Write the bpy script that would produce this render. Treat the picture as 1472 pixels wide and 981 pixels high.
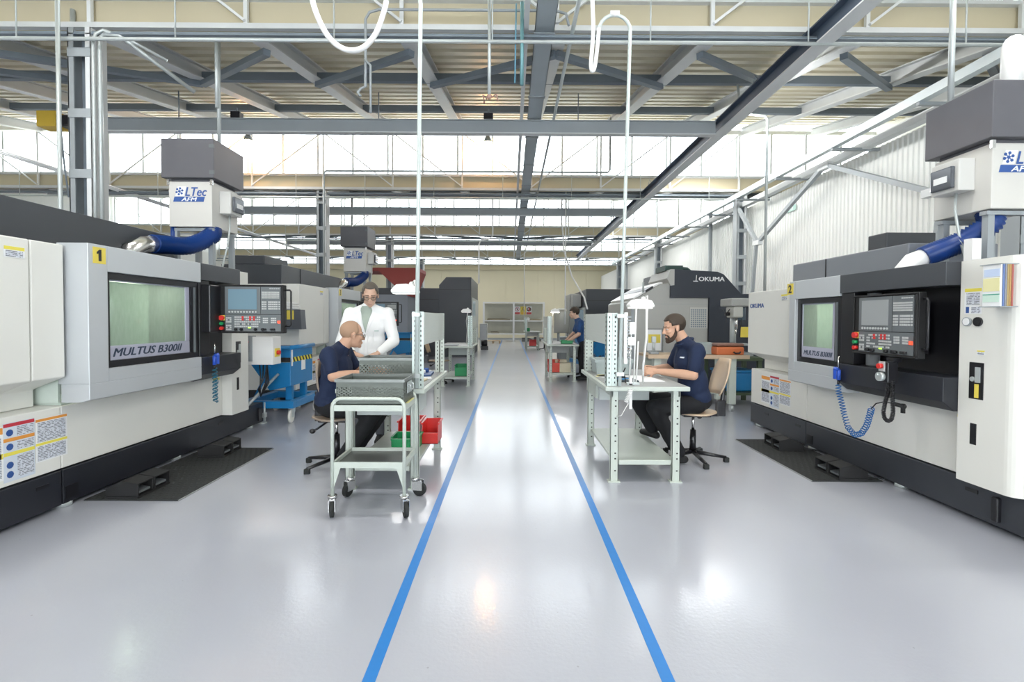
import bpy, bmesh, math, random
from mathutils import Vector, Matrix, Euler

for o in list(bpy.data.objects):
    bpy.data.objects.remove(o)
SC = bpy.context.scene
COL = SC.collection
PI = math.pi
rnd = random.Random(7)

# ------------------------------------------------------------------ camera
cam_data = bpy.data.cameras.new('camera')
cam_data.sensor_width = 36.0
cam_data.lens = 36.0 * 700.0 / 1472.0
cam_data.shift_y = -16.5 / 1472.0
cam_data.clip_end = 300
cam = bpy.data.objects.new('camera', cam_data)
COL.objects.link(cam)
cam.location = (0, 0, 1.35)
_f = Vector((math.sin(math.radians(.16)) * math.cos(math.radians(1.3)), math.cos(math.radians(.16)) * math.cos(math.radians(1.3)), -math.sin(math.radians(1.3))))
_q = _f.to_track_quat('-Z', 'Y').to_matrix()
cam.rotation_euler = (_q @ Matrix.Rotation(math.radians(.3), 3, 'Z')).to_euler()
SC.camera = cam

# ------------------------------------------------------------------ sky, added fill lights, exposure
SC.view_settings.view_transform = 'Standard'
SC.view_settings.look = 'None'
SC.view_settings.gamma = 1.0
SC.view_settings.use_curve_mapping = False
SC.view_settings.exposure = -0.26
world = bpy.data.worlds.new('overcast_sky')
SC.world = world
world.use_nodes = True
bg = world.node_tree.nodes['Background']
bg.inputs['Color'].default_value = (0.93, 0.97, 1.0, 1)
bg.inputs['Strength'].default_value = 7.5

def area(name, loc, rot, sx, sy, power, color=(1, 1, 1)):
    l = bpy.data.lights.new(name, 'AREA')
    l.shape = 'RECTANGLE'
    l.size, l.size_y = sx, sy
    l.energy = power
    l.color = color
    o = bpy.data.objects.new(name, l)
    o.location = loc
    o.rotation_euler = rot
    COL.objects.link(o)
    return o

# fill light added at the unseen rear gate, and fill strips added under the roof
area('added_gate_fill', (0, -6.9, 2.3), (PI / 2, 0, 0), 9.0, 3.6, 300, (0.97, 0.985, 1.0))
for x, y, p in ((-8.5, -4.0, 50), (-3.4, -4.0, 50), (2.0, -4.0, 50), (-8.5, 1.6, 55), (-3.4, 1.6, 55), (2.0, 1.6, 55), (-8.0, 3.4, 60), (-4.0, 3.4, 50), (-.6, 3.4, 40), (2.4, 3.4, 55), (4.5, 3.4, 60),
                (-8.5, 8.6, 50), (-5.65, 10.57, 50), (4.4, 11.0, 40), (-8.5, 15.0, 70), (-3.4, 15.0, 70), (4.2, 15.6, 70), (-3.4, 21.4, 90), (3.0, 21.4, 90), (-7.0, 27.4, 110), (-2.4, 27.4, 110), (2.6, 27.4, 110)):
    area('added_roof_fill', (x, y, 4.72), (0, 0, 0), 1.5, 0.12, p, (1.0, 0.985, 0.95))
# fill strips added behind the crane runway to brighten the ribbed wall
for y in (7.0, 8.8, 10.8, 14.0, 17.5, 21.0):
    area('added_wall_fill', (3.32, y, 4.30), (0, math.radians(-72), 0), 0.10, 1.8, 33, (1.0, 1.0, 0.97))

# ------------------------------------------------------------------ materials
MATS = {}
def mat(name, col, rough=0.5, metal=0.0, bump=0.0, bscale=60.0, var=0.0, vscale=4.0, emit=None, estr=0.0, alpha=None, spec=None, coat=0.0):
    if name in MATS:
        return MATS[name]
    m = bpy.data.materials.new(name)
    m.use_nodes = True
    nt = m.node_tree
    b = nt.nodes['Principled BSDF']
    b.inputs['Base Color'].default_value = (*col, 1)
    b.inputs['Roughness'].default_value = rough
    b.inputs['Metallic'].default_value = metal
    if spec is not None:
        b.inputs['Specular IOR Level'].default_value = spec
    if coat:
        b.inputs['Coat Weight'].default_value = coat
        b.inputs['Coat Roughness'].default_value = 0.1
    if emit:
        b.inputs['Emission Color'].default_value = (*emit, 1)
        b.inputs['Emission Strength'].default_value = estr
    tc = None
    if var or bump:
        tc = nt.nodes.new('ShaderNodeTexCoord')
    if var:
        n = nt.nodes.new('ShaderNodeTexNoise')
        n.inputs['Scale'].default_value = vscale
        n.inputs['Detail'].default_value = 5
        nt.links.new(tc.outputs['Object'], n.inputs['Vector'])
        r = nt.nodes.new('ShaderNodeMapRange')
        r.inputs[3].default_value = 1 - var
        r.inputs[4].default_value = 1 + var
        nt.links.new(n.outputs['Fac'], r.inputs[0])
        mx = nt.nodes.new('ShaderNodeVectorMath')
        mx.operation = 'MULTIPLY'
        mx.inputs[0].default_value = col
        nt.links.new(r.outputs[0], mx.inputs[1])
        nt.links.new(mx.outputs[0], b.inputs['Base Color'])
    if bump:
        n2 = nt.nodes.new('ShaderNodeTexNoise')
        n2.inputs['Scale'].default_value = bscale
        n2.inputs['Detail'].default_value = 4
        nt.links.new(tc.outputs['Object'], n2.inputs['Vector'])
        bp = nt.nodes.new('ShaderNodeBump')
        bp.inputs['Strength'].default_value = bump
        bp.inputs['Distance'].default_value = 0.01
        nt.links.new(n2.outputs['Fac'], bp.inputs['Height'])
        nt.links.new(bp.outputs['Normal'], b.inputs['Normal'])
    MATS[name] = m
    return m

def stripe_mat(name, c1, c2, freq, axis, rough=0.6, thresh=0.5, noise=0.0):
    """two colours in stripes along a direction of the object's own space (printed matter, hazard tape)"""
    m = bpy.data.materials.new(name)
    m.use_nodes = True
    nt = m.node_tree
    b = nt.nodes['Principled BSDF']
    b.inputs['Roughness'].default_value = rough
    tc = nt.nodes.new('ShaderNodeTexCoord')
    d = nt.nodes.new('ShaderNodeVectorMath'); d.operation = 'DOT_PRODUCT'
    d.inputs[1].default_value = [a * freq for a in axis]
    nt.links.new(tc.outputs['Object'], d.inputs[0])
    fr = nt.nodes.new('ShaderNodeMath'); fr.operation = 'FRACT'
    nt.links.new(d.outputs['Value'], fr.inputs[0])
    gt = nt.nodes.new('ShaderNodeMath'); gt.operation = 'GREATER_THAN'
    gt.inputs[1].default_value = thresh
    nt.links.new(fr.outputs[0], gt.inputs[0])
    fac = gt.outputs[0]
    if noise:
        n = nt.nodes.new('ShaderNodeTexNoise'); n.inputs['Scale'].default_value = noise
        nt.links.new(tc.outputs['Object'], n.inputs['Vector'])
        g2 = nt.nodes.new('ShaderNodeMath'); g2.operation = 'GREATER_THAN'; g2.inputs[1].default_value = .46
        nt.links.new(n.outputs['Fac'], g2.inputs[0])
        mu = nt.nodes.new('ShaderNodeMath'); mu.operation = 'MULTIPLY'
        nt.links.new(fac, mu.inputs[0]); nt.links.new(g2.outputs[0], mu.inputs[1])
        fac = mu.outputs[0]
    mx = nt.nodes.new('ShaderNodeMix'); mx.data_type = 'RGBA'
    mx.inputs[6].default_value = (*c1, 1)
    mx.inputs[7].default_value = (*c2, 1)
    nt.links.new(fac, mx.inputs[0])
    nt.links.new(mx.outputs[2], b.inputs['Base Color'])
    MATS[name] = m
    return m

def glass_mat(name, tint, refl=0.12, rough=0.02, dirt=None, dirt_amt=0.0, dscale=8.0):
    """thin sheet glazing: transparent with a glossy share, optionally a dusty diffuse film"""
    m = bpy.data.materials.new(name)
    m.use_nodes = True
    nt = m.node_tree
    nt.nodes.clear()
    out = nt.nodes.new('ShaderNodeOutputMaterial')
    t = nt.nodes.new('ShaderNodeBsdfTransparent'); t.inputs[0].default_value = (*tint, 1)
    g = nt.nodes.new('ShaderNodeBsdfGlossy'); g.inputs['Roughness'].default_value = rough
    mx = nt.nodes.new('ShaderNodeMixShader'); mx.inputs[0].default_value = refl
    nt.links.new(t.outputs[0], mx.inputs[1]); nt.links.new(g.outputs[0], mx.inputs[2])
    last = mx.outputs[0]
    if dirt:
        d1_ = nt.nodes.new('ShaderNodeBsdfDiffuse'); d1_.inputs[0].default_value = (*dirt, 1)
        d2_ = nt.nodes.new('ShaderNodeBsdfTranslucent'); d2_.inputs[0].default_value = (*dirt, 1)
        df = nt.nodes.new('ShaderNodeMixShader'); df.inputs[0].default_value = .6
        nt.links.new(d1_.outputs[0], df.inputs[1]); nt.links.new(d2_.outputs[0], df.inputs[2])
        tc = nt.nodes.new('ShaderNodeTexCoord')
        n = nt.nodes.new('ShaderNodeTexNoise'); n.inputs['Scale'].default_value = dscale; n.inputs['Detail'].default_value = 6
        mp = nt.nodes.new('ShaderNodeMapping'); mp.inputs['Scale'].default_value = (5, 5, 1.5)
        nt.links.new(tc.outputs['Object'], mp.inputs[0]); nt.links.new(mp.outputs[0], n.inputs['Vector'])
        r = nt.nodes.new('ShaderNodeMapRange'); r.inputs[3].default_value = dirt_amt * .85; r.inputs[4].default_value = dirt_amt * 1.15
        nt.links.new(n.outputs['Fac'], r.inputs[0])
        m2 = nt.nodes.new('ShaderNodeMixShader')
        nt.links.new(r.outputs[0], m2.inputs[0]); nt.links.new(last, m2.inputs[1]); nt.links.new(df.outputs[0], m2.inputs[2])
        last = m2.outputs[0]
    nt.links.new(last, out.inputs[0])
    MATS[name] = m
    return m

def floor_mat():
    m = bpy.data.materials.new('epoxy_floor')
    m.use_nodes = True
    nt = m.node_tree
    b = nt.nodes['Principled BSDF']
    tc = nt.nodes.new('ShaderNodeTexCoord')
    n = nt.nodes.new('ShaderNodeTexNoise'); n.inputs['Scale'].default_value = 0.7; n.inputs['Detail'].default_value = 6
    nt.links.new(tc.outputs['Object'], n.inputs['Vector'])
    cr = nt.nodes.new('ShaderNodeValToRGB')
    cr.color_ramp.elements[0].position = .3; cr.color_ramp.elements[0].color = (.40, .415, .475, 1)
    cr.color_ramp.elements[1].position = .7; cr.color_ramp.elements[1].color = (.445, .46, .52, 1)
    nt.links.new(n.outputs['Fac'], cr.inputs[0])
    # sprinkled darker specks
    v = nt.nodes.new('ShaderNodeTexVoronoi'); v.inputs['Scale'].default_value = 5.0
    nt.links.new(tc.outputs['Object'], v.inputs['Vector'])
    lt = nt.nodes.new('ShaderNodeMath'); lt.operation = 'LESS_THAN'; lt.inputs[1].default_value = .022
    nt.links.new(v.outputs['Distance'], lt.inputs[0])
    sc = nt.nodes.new('ShaderNodeMath'); sc.operation = 'MULTIPLY'; sc.inputs[1].default_value = .5
    nt.links.new(lt.outputs[0], sc.inputs[0])
    mx = nt.nodes.new('ShaderNodeMix'); mx.data_type = 'RGBA'
    mx.inputs[7].default_value = (.2, .2, .22, 1)
    nt.links.new(sc.outputs[0], mx.inputs[0]); nt.links.new(cr.outputs[0], mx.inputs[6])
    nt.links.new(mx.outputs[2], b.inputs['Base Color'])
    b.inputs['Roughness'].default_value = .30
    b.inputs['Specular IOR Level'].default_value = .6
    b.inputs['Coat Weight'].default_value = .5
    b.inputs['Coat Roughness'].default_value = .09
    n2 = nt.nodes.new('ShaderNodeTexNoise'); n2.inputs['Scale'].default_value = 55; n2.inputs['Detail'].default_value = 3
    nt.links.new(tc.outputs['Object'], n2.inputs['Vector'])
    n3 = nt.nodes.new('ShaderNodeTexNoise'); n3.inputs['Scale'].default_value = 3.0
    nt.links.new(tc.outputs['Object'], n3.inputs['Vector'])
    ad = nt.nodes.new('ShaderNodeMath'); ad.operation = 'MULTIPLY_ADD'; ad.inputs[1].default_value = 1.2
    nt.links.new(n3.outputs['Fac'], ad.inputs[0]); nt.links.new(n2.outputs['Fac'], ad.inputs[2])
    bp = nt.nodes.new('ShaderNodeBump'); bp.inputs['Strength'].default_value = .16; bp.inputs['Distance'].default_value = .004
    nt.links.new(ad.outputs[0], bp.inputs['Height']); nt.links.new(bp.outputs['Normal'], b.inputs['Normal']); nt.links.new(bp.outputs['Normal'], b.inputs['Coat Normal'])
    MATS['epoxy_floor'] = m
    return m

cream = mat('cream_enamel', (.80, .795, .75), .42, bump=.05, bscale=180, var=.02)
silver = mat('silver_enamel', (.56, .585, .61), .38, metal=.25, bump=.04, bscale=240)
char = mat('charcoal_enamel', (.016, .018, .025), .42, bump=.08, bscale=160, var=.06, vscale=2)
hoodm = mat('slate_enamel', (.045, .05, .06), .38, bump=.06, bscale=160, var=.08, vscale=2)
hoodl = mat('slate_enamel_pale', (.20, .215, .245), .36, bump=.06, bscale=160, var=.05, vscale=2)
black = mat('black_plastic', (.012, .012, .015), .32)
blackm = mat('black_matte', (.011, .011, .012), .65)
rubber = mat('black_rubber', (.02, .022, .022), .8, bump=.2, bscale=90)
lilac = mat('lilac_panel', (.45, .455, .56), .4)
white = mat('white_enamel', (.86, .86, .85), .35)
benchm = mat('bench_grey_green', (.53, .58, .53), .42, bump=.03, bscale=150)
galv = mat('galvanised_steel', (.52, .56, .56), .38, metal=.35, var=.10, vscale=9)
steel = mat('bright_steel', (.72, .72, .72), .22, metal=1.0)
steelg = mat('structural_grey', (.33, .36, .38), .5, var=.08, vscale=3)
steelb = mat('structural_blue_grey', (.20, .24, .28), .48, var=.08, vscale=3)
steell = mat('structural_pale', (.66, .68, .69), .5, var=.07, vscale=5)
deckm = mat('deck_sheet', (.74, .69, .54), .45, var=.05, vscale=2)
beige = mat('beige_panel', (.60, .535, .38), .6, var=.06, vscale=1.5)
walld = mat('wall_sheet_beige', (.66, .62, .47), .6, var=.04, vscale=1)
wallw = mat('wall_sheet_pale', (.84, .855, .83), .5, var=.03, vscale=2)
wallp = mat('wall_sheet_smooth', (.78, .78, .74), .6, var=.03)
bluep = mat('blue_enamel', (.012, .20, .48), .33, var=.06, vscale=5)
hoseb = mat('blue_hose', (.006, .042, .21), .35)
tapem = mat("blue_tape", (.018, .19, .55), .35, var=.06, vscale=30)
yellow = mat('yellow_plate', (.82, .66, .10), .5)
orange = mat('orange_paint', (.70, .20, .05), .5)
red = mat('red_plastic', (.70, .03, .025), .35)
green = mat('green_plastic', (.012, .30, .10), .4)
paper = mat('white_paper', (.86, .87, .88), .7)
papery = mat('yellow_paper', (.80, .76, .42), .7)
blu_ink = mat('blue_ink', (.03, .09, .30), .6)
key = mat('grey_keycap', (.52, .53, .53), .5)
panelg = mat('control_grey', (.14, .155, .165), .45)
screen = mat('display_glass', (.10, .17, .22), .12, emit=(.22, .33, .40), estr=.35)
screen2 = mat('display_glass_pale', (.2, .22, .23), .15, emit=(.42, .43, .42), estr=.35)
ledr = mat('red_indicator', (.8, .03, .02), .4, emit=(1, .08, .03), estr=2.0)
ledg = mat('green_indicator', (.4, .8, .05), .4, emit=(.5, 1, .1), estr=1.4)
wood = mat('beech_ply', (.62, .47, .33), .35, var=.08, vscale=8)
woodt = mat('worn_wood', (.42, .31, .20), .6, var=.15, vscale=8)
crate = mat('grey_steel_crate', (.115, .13, .115), .42, metal=.3)
crateg = mat('grey_plastic_crate', (.36, .42, .42), .5)
winm = mat('window_bar', (.70, .73, .74), .5)
printm = stripe_mat('printed_lines', (.66, .69, .76), (.16, .17, .20), 95, (0, 0, 1), noise=60, thresh=.55)
hazard = stripe_mat('hazard_stripes', (.80, .68, .05), (.02, .02, .02), 9, (0, 1, .8))
trussw = mat('truss_pale', (.78, .80, .81), .5)  # pale tone stands in for window glare washing out the trusses
pane_m = glass_mat('window_glass', (.97, .99, 1), .06)
mglass = glass_mat('machine_window_glass', (.80, .90, .86), .06, .05, (.74, .82, .76), .34)
floorm = floor_mat()

# ------------------------------------------------------------------ mesh helper
class MB:
    def __init__(s, M=None):
        s.v = []; s.f = []; s.mi = []; s.sm = []; s.M = M or Matrix.Identity(4); s.cur = 0; s.smooth = False
    def add(s, vs, fs, mi=None, smooth=None):
        b = len(s.v)
        s.v += [tuple(s.M @ Vector(p)) for p in vs]
        s.f += [tuple(b + i for i in f) for f in fs]
        s.mi += [s.cur if mi is None else mi] * len(fs)
        s.sm += [s.smooth if smooth is None else smooth] * len(fs)
        return s
    def box(s, x0, x1, y0, y1, z0, z1, mi=None):
        vs = [(x, y, z) for x in (x0, x1) for y in (y0, y1) for z in (z0, z1)]
        return s.add(vs, [(0, 1, 3, 2), (4, 6, 7, 5), (0, 4, 5, 1), (2, 3, 7, 6), (0, 2, 6, 4), (1, 5, 7, 3)], mi, False)
    def prism(s, poly, axis, a0, a1, mi=None):
        """poly: 2-D outline in the two other axes (x,y,z order), swept along axis"""
        n = len(poly); vs = []
        for a in (a0, a1):
            for p in poly:
                q = list(p); q.insert(axis, a); vs.append(tuple(q))
        fs = [tuple(range(n))[::-1], tuple(range(n, 2 * n))]
        fs += [(i, (i + 1) % n, n + (i + 1) % n, n + i) for i in range(n)]
        return s.add(vs, fs, mi, False)
    def bar(s, p0, p1, w, h, up=(0, 0, 1), mi=None):
        p0, p1 = Vector(p0), Vector(p1)
        d = (p1 - p0).normalized(); u = Vector(up)
        sd = d.cross(u)
        if sd.length < 1e-4: sd = d.cross(Vector((1, 0, 0)))
        sd.normalize(); u = sd.cross(d)
        vs = []
        for p in (p0, p1):
            for a, b in ((-1, -1), (1, -1), (1, 1), (-1, 1)):
                vs.append(p + sd * a * w / 2 + u * b * h / 2)
        return s.add(vs, [(3, 2, 1, 0), (4, 5, 6, 7), (0, 1, 5, 4), (1, 2, 6, 5), (2, 3, 7, 6), (3, 0, 4, 7)], mi, False)
    def tube(s, pts, r, n=8, closed=False, mi=None, caps=True):
        pts = [Vector(p) for p in pts]; m = len(pts)
        rs = r if isinstance(r, (list, tuple)) else [r] * m
        vs = []; fs = []
        prev = None
        for i, p in enumerate(pts):
            a = pts[(i - 1) % m] if (closed or i > 0) else p
            c = pts[(i + 1) % m] if (closed or i < m - 1) else p
            d = (c - a)
            d = d.normalized() if d.length > 1e-9 else Vector((0, 0, 1))
            if prev is None:
                t = Vector((0, 0, 1)) if abs(d.z) < .9 else Vector((1, 0, 0))
                e = d.cross(t).normalized()
            else:
                e = (prev - d * prev.dot(d))
                e = e.normalized() if e.length > 1e-6 else d.orthogonal().normalized()
            prev = e; g = d.cross(e)
            for k in range(n):
                an = 2 * PI * k / n
                vs.append(p + (e * math.cos(an) + g * math.sin(an)) * rs[i])
        for i in range(m if closed else m - 1):
            j = (i + 1) % m
            for k in range(n):
                fs.append((i * n + k, i * n + (k + 1) % n, j * n + (k + 1) % n, j * n + k))
        s.add(vs, fs, mi, True)
        if caps and not closed:
            b = len(s.v) - len(vs)
            s.f += [tuple(b + k for k in range(n))[::-1], tuple(b + (m - 1) * n + k for k in range(n))]
            s.mi += [s.cur if mi is None else mi] * 2; s.sm += [False, False]
        return s
    def cyl(s, p0, p1, r, n=12, mi=None, r1=None):
        return s.tube([p0, p1], [r, r if r1 is None else r1], n, mi=mi)
    def lathe(s, prof, n=16, c=(0, 0, 0), mi=None):
        vs = []; fs = []
        for r, z in prof:
            for k in range(n):
                a = 2 * PI * k / n
                vs.append((c[0] + r * math.cos(a), c[1] + r * math.sin(a), c[2] + z))
        m = len(prof)
        for i in range(m - 1):
            for k in range(n):
                fs.append((i * n + k, i * n + (k + 1) % n, (i + 1) * n + (k + 1) % n, (i + 1) * n + k))
        fs += [tuple(range(n))[::-1], tuple(range((m - 1) * n, m * n))]
        return s.add(vs, fs, mi, True)
    def ell(s, c, r, n=12, m=8, mi=None, R=None):
        vs = []; fs = []
        c = Vector(c); r = (r, r, r) if not isinstance(r, (tuple, list)) else r
        for i in range(m + 1):
            t = PI * i / m
            for k in range(n):
                a = 2 * PI * k / n
                p = Vector((r[0] * math.sin(t) * math.cos(a), r[1] * math.sin(t) * math.sin(a), r[2] * math.cos(t)))
                vs.append(c + ((R @ p) if R else p))
        for i in range(m):
            for k in range(n):
                fs.append((i * n + k, (i + 1) * n + k, (i + 1) * n + (k + 1) % n, i * n + (k + 1) % n))
        return s.add(vs, fs, mi, True)
    def cap(s, p0, p1, r0, r1, n=10, mi=None):
        """rounded, tapered limb segment"""
        p0, p1 = Vector(p0), Vector(p1)
        d = (p1 - p0); L = d.length; d = d.normalized() if L > 1e-6 else Vector((0, 0, 1))
        pts = []; rs = []
        for k in range(4):
            a = PI / 2 * k / 4
            pts.append(p0 - d * r0 * math.cos(a)); rs.append(max(r0 * math.sin(a), 1e-4))
        for k in range(5):
            t = k / 4; pts.append(p0.lerp(p1, t)); rs.append(r0 + (r1 - r0) * t)
        for k in range(1, 5):
            a = PI / 2 * k / 4
            pts.append(p1 + d * r1 * math.sin(a)); rs.append(max(r1 * math.cos(a), 1e-4))
        return s.tube(pts, rs, n, mi=mi)
    def build(s, name, mats, parent=None, bevel=0.0, kind=None, loc=None, rot=None, label=None):
        me = bpy.data.meshes.new(name)
        me.from_pydata(s.v, [], s.f)
        for m in (mats if isinstance(mats, (list, tuple)) else [mats]):
            me.materials.append(m)
        me.polygons.foreach_set('material_index', s.mi)
        me.polygons.foreach_set('use_smooth', s.sm)
        bm = bmesh.new(); bm.from_mesh(me)
        bmesh.ops.recalc_face_normals(bm, faces=bm.faces)
        bm.to_mesh(me); bm.free()
        me.update()
        o = bpy.data.objects.new(name, me)
        COL.objects.link(o)
        if parent: o.parent = parent
        if loc: o.location = loc
        if rot: o.rotation_euler = rot
        if bevel:
            b = o.modifiers.new('bevel', 'BEVEL'); b.width = bevel; b.segments = 2; b.limit_method = 'ANGLE'; b.angle_limit = .7
        if kind: o['kind'] = kind
        if label: o['label'] = label
        return o

def mesh_obj(name, me, parent=None, loc=None, rot=None, kind=None):
    o = bpy.data.objects.new(name, me)
    COL.objects.link(o)
    if parent: o.parent = parent
    if loc: o.location = loc
    if rot: o.rotation_euler = rot
    if kind: o['kind'] = kind
    return o

def thing(name, label, cat, loc=(0, 0, 0), rz=0, group=None):
    o = bpy.data.objects.new(name, None)
    o.empty_display_size = .1
    COL.objects.link(o)
    o.location = loc; o.rotation_euler = (0, 0, rz)
    o['label'] = label; o['category'] = cat
    if group: o['group'] = group
    return o

def tag(o, label, cat, group=None):
    o['label'] = label; o['category'] = cat
    if group: o['group'] = group
    return o

def struct(o):
    o['kind'] = 'structure'
    return o

def copy_tree(o, parent=None):
    c = o.copy(); COL.objects.link(c)
    if parent: c.parent = parent
    for ch in list(o.children):
        copy_tree(ch, c)
    return c

def dup(o, loc, rz=None, label=None):
    c = copy_tree(o)
    c.location = loc
    if rz is not None: c.rotation_euler = (0, 0, rz)
    if label: c['label'] = label
    return c

def text_obj(name, s, size, m, parent, loc, rot, shear=0.0, ext=.001, bold=0.0, sx=1.0, align='LEFT', thick=0.0):
    c = bpy.data.curves.new(name, 'FONT')
    c.body = s; c.size = size; c.extrude = ext; c.shear = shear; c.offset = bold; c.align_x = align
    c.resolution_u = 3
    t = bpy.data.objects.new(name, c)
    COL.objects.link(t)
    dg = bpy.context.evaluated_depsgraph_get()
    me = bpy.data.meshes.new_from_object(t.evaluated_get(dg))
    bpy.data.objects.remove(t); bpy.data.curves.remove(c)
    if thick:
        bm = bmesh.new(); bm.from_mesh(me); g = bm.verts[:] + bm.edges[:] + bm.faces[:]
        for k, (dx, dy) in enumerate(((-thick, 0), (thick, 0), (0, thick * .6), (0, -thick * .6))):
            r = bmesh.ops.duplicate(bm, geom=g); bmesh.ops.translate(bm, vec=(dx, dy, -.0001 * (k + 1)), verts=[e for e in r['geom'] if isinstance(e, bmesh.types.BMVert)])
        bm.to_mesh(me); bm.free()
    me.materials.clear(); me.materials.append(m)
    if sx != 1.0:
        me.transform(Matrix.Diagonal((sx, 1, 1, 1)))
    return mesh_obj(name, me, parent, loc, rot)

def arc(c, r, a0, a1, n, ax='xz'):
    out = []
    for k in range(n + 1):
        a = math.radians(a0 + (a1 - a0) * k / n)
        u, w = r * math.cos(a), r * math.sin(a)
        out.append((c[0] + u, c[1], c[2] + w) if ax == 'xz' else (c[0], c[1] + u, c[2] + w) if ax == 'yz' else (c[0] + u, c[1] + w, c[2]))
    return out

def coil(path, r, turns, wire, steps=10):
    """helical cable along a polyline"""
    path = [Vector(p) for p in path]
    seg = [0.0]
    for a, b in zip(path, path[1:]): seg.append(seg[-1] + (b - a).length)
    L = seg[-1]; n = int(turns * steps); out = []
    for i in range(n + 1):
        d = L * i / n
        k = max(j for j in range(len(seg)) if seg[j] <= d + 1e-9); k = min(k, len(path) - 2)
        t = (d - seg[k]) / max(seg[k + 1] - seg[k], 1e-9)
        p = path[k].lerp(path[k + 1], t)
        a = max(0, k - 1); b = min(len(path) - 1, k + 2)
        dd = (path[b] - path[a]).normalized()
        e = dd.cross(Vector((0.3, 1, 0.1))).normalized(); g = dd.cross(e)
        an = 2 * PI * i / steps
        out.append(p + (e * math.cos(an) + g * math.sin(an)) * r)
    return out
# ================================================================== the hall
ROWS = [-7.46, -1.06, 5.34, 11.74, 18.14, 24.54, 30.94]
XL, XR = -14.6, 5.75
ZV, ZS, ZT = 4.44, 4.74, 5.84          # valley, window sill, window head
XO = 8.7
f = MB(); f.box(XL, XO, -7.5, 31.0, -.15, 0)
struct(f.build('floor', floorm))
for k, (x, w) in enumerate(((-.5, .05), (.595, .05))):
    t = MB(); t.box(x - w / 2 + (-.02 if k == 0 else 0), x + w / 2 + (-.02 if k == 0 else 0), -2, 30.5, .0, .0012)
    o = struct(t.build('trim_%d' % (k + 1), tapem))
    o['label'] = ('blue floor tape line, west edge of the centre aisle', 'blue floor tape line, east edge of the centre aisle')[k]

def rib_wall(name, m, along, a0, a1, z0, z1, pitch, depth, other, sign):
    b = MB(); prof = []
    a = a0
    while a < a1:
        prof += [(a, 0), (a + pitch * .55, 0), (a + pitch * .65, depth), (a + pitch * .9, depth)]
        a += pitch
    prof.append((a1, 0))
    vs = []
    for (p, d) in prof:
        q = other + sign * d
        for z in (z0, z1):
            vs.append((q, p, z) if along == 'y' else (p, q, z))
    n = len(prof)
    b.add(vs, [(2 * i, 2 * i + 2, 2 * i + 3, 2 * i + 1) for i in range(n - 1)])
    # backing sheet so the wall has a thickness
    if along == 'y': b.box(other + .03, other + .12, a0, a1, z0, z1)
    else: b.box(a0, a1, other + .03, other + .12, z0, z1)
    return struct(b.build(name, m))
rib_wall('wall_right', wallw, 'y', -7.5, 30.94, 0, 4.06, .095, .022, XR, -1)
rib_wall('wall_left', wallp, 'y', -7.5, 30.94, 0, 4.46, .9, .02, XL - .12, 1)
b = MB(); x = XL
k = 0
fw = struct(MB().box(XL, XO, 30.98, 31.08, 0, 4.44).build('wall_far', walld))
while x < XR - .05:
    w = min(1.02, XR - x - .01)
    p = MB(); p.box(x + .006, x + w - .006, 30.955 - .006 * (k % 2), 30.985, .12, 4.40)
    p.build('panel', walld, fw); x += 1.02; k += 1
p = MB(); p.box(XL, XR, 30.95, 30.985, 0, .118); struct(p.build('baseboard_far', steelg))
bw = MB()
bw.box(XL, -5.2, -7.6, -7.5, 0, 4.46); bw.box(5.2, XO, -7.6, -7.5, 0, 4.46); bw.box(-5.2, 5.2, -7.6, -7.5, 4.25, 4.46)
struct(bw.build('wall_rear', wallw))
# unseen gate added to the rear wall to bring in light: glazed leaves in a frame
dg_ = MB()
for i in range(9):
    x = -5.2 + 1.3 * i
    dg_.box(x - .03, x + .03, -7.58, -7.52, 0, 4.25)
for z in (.03, 1.4, 2.8, 4.22): dg_.box(-5.2, 5.2, -7.57, -7.53, z - .03, z + .03)
gate = struct(dg_.build('door_added', winm))
gp = MB(); gp.box(-5.2, 5.2, -7.552, -7.546, .03, 4.22); gp.build('pane', pane_m, gate)

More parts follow.
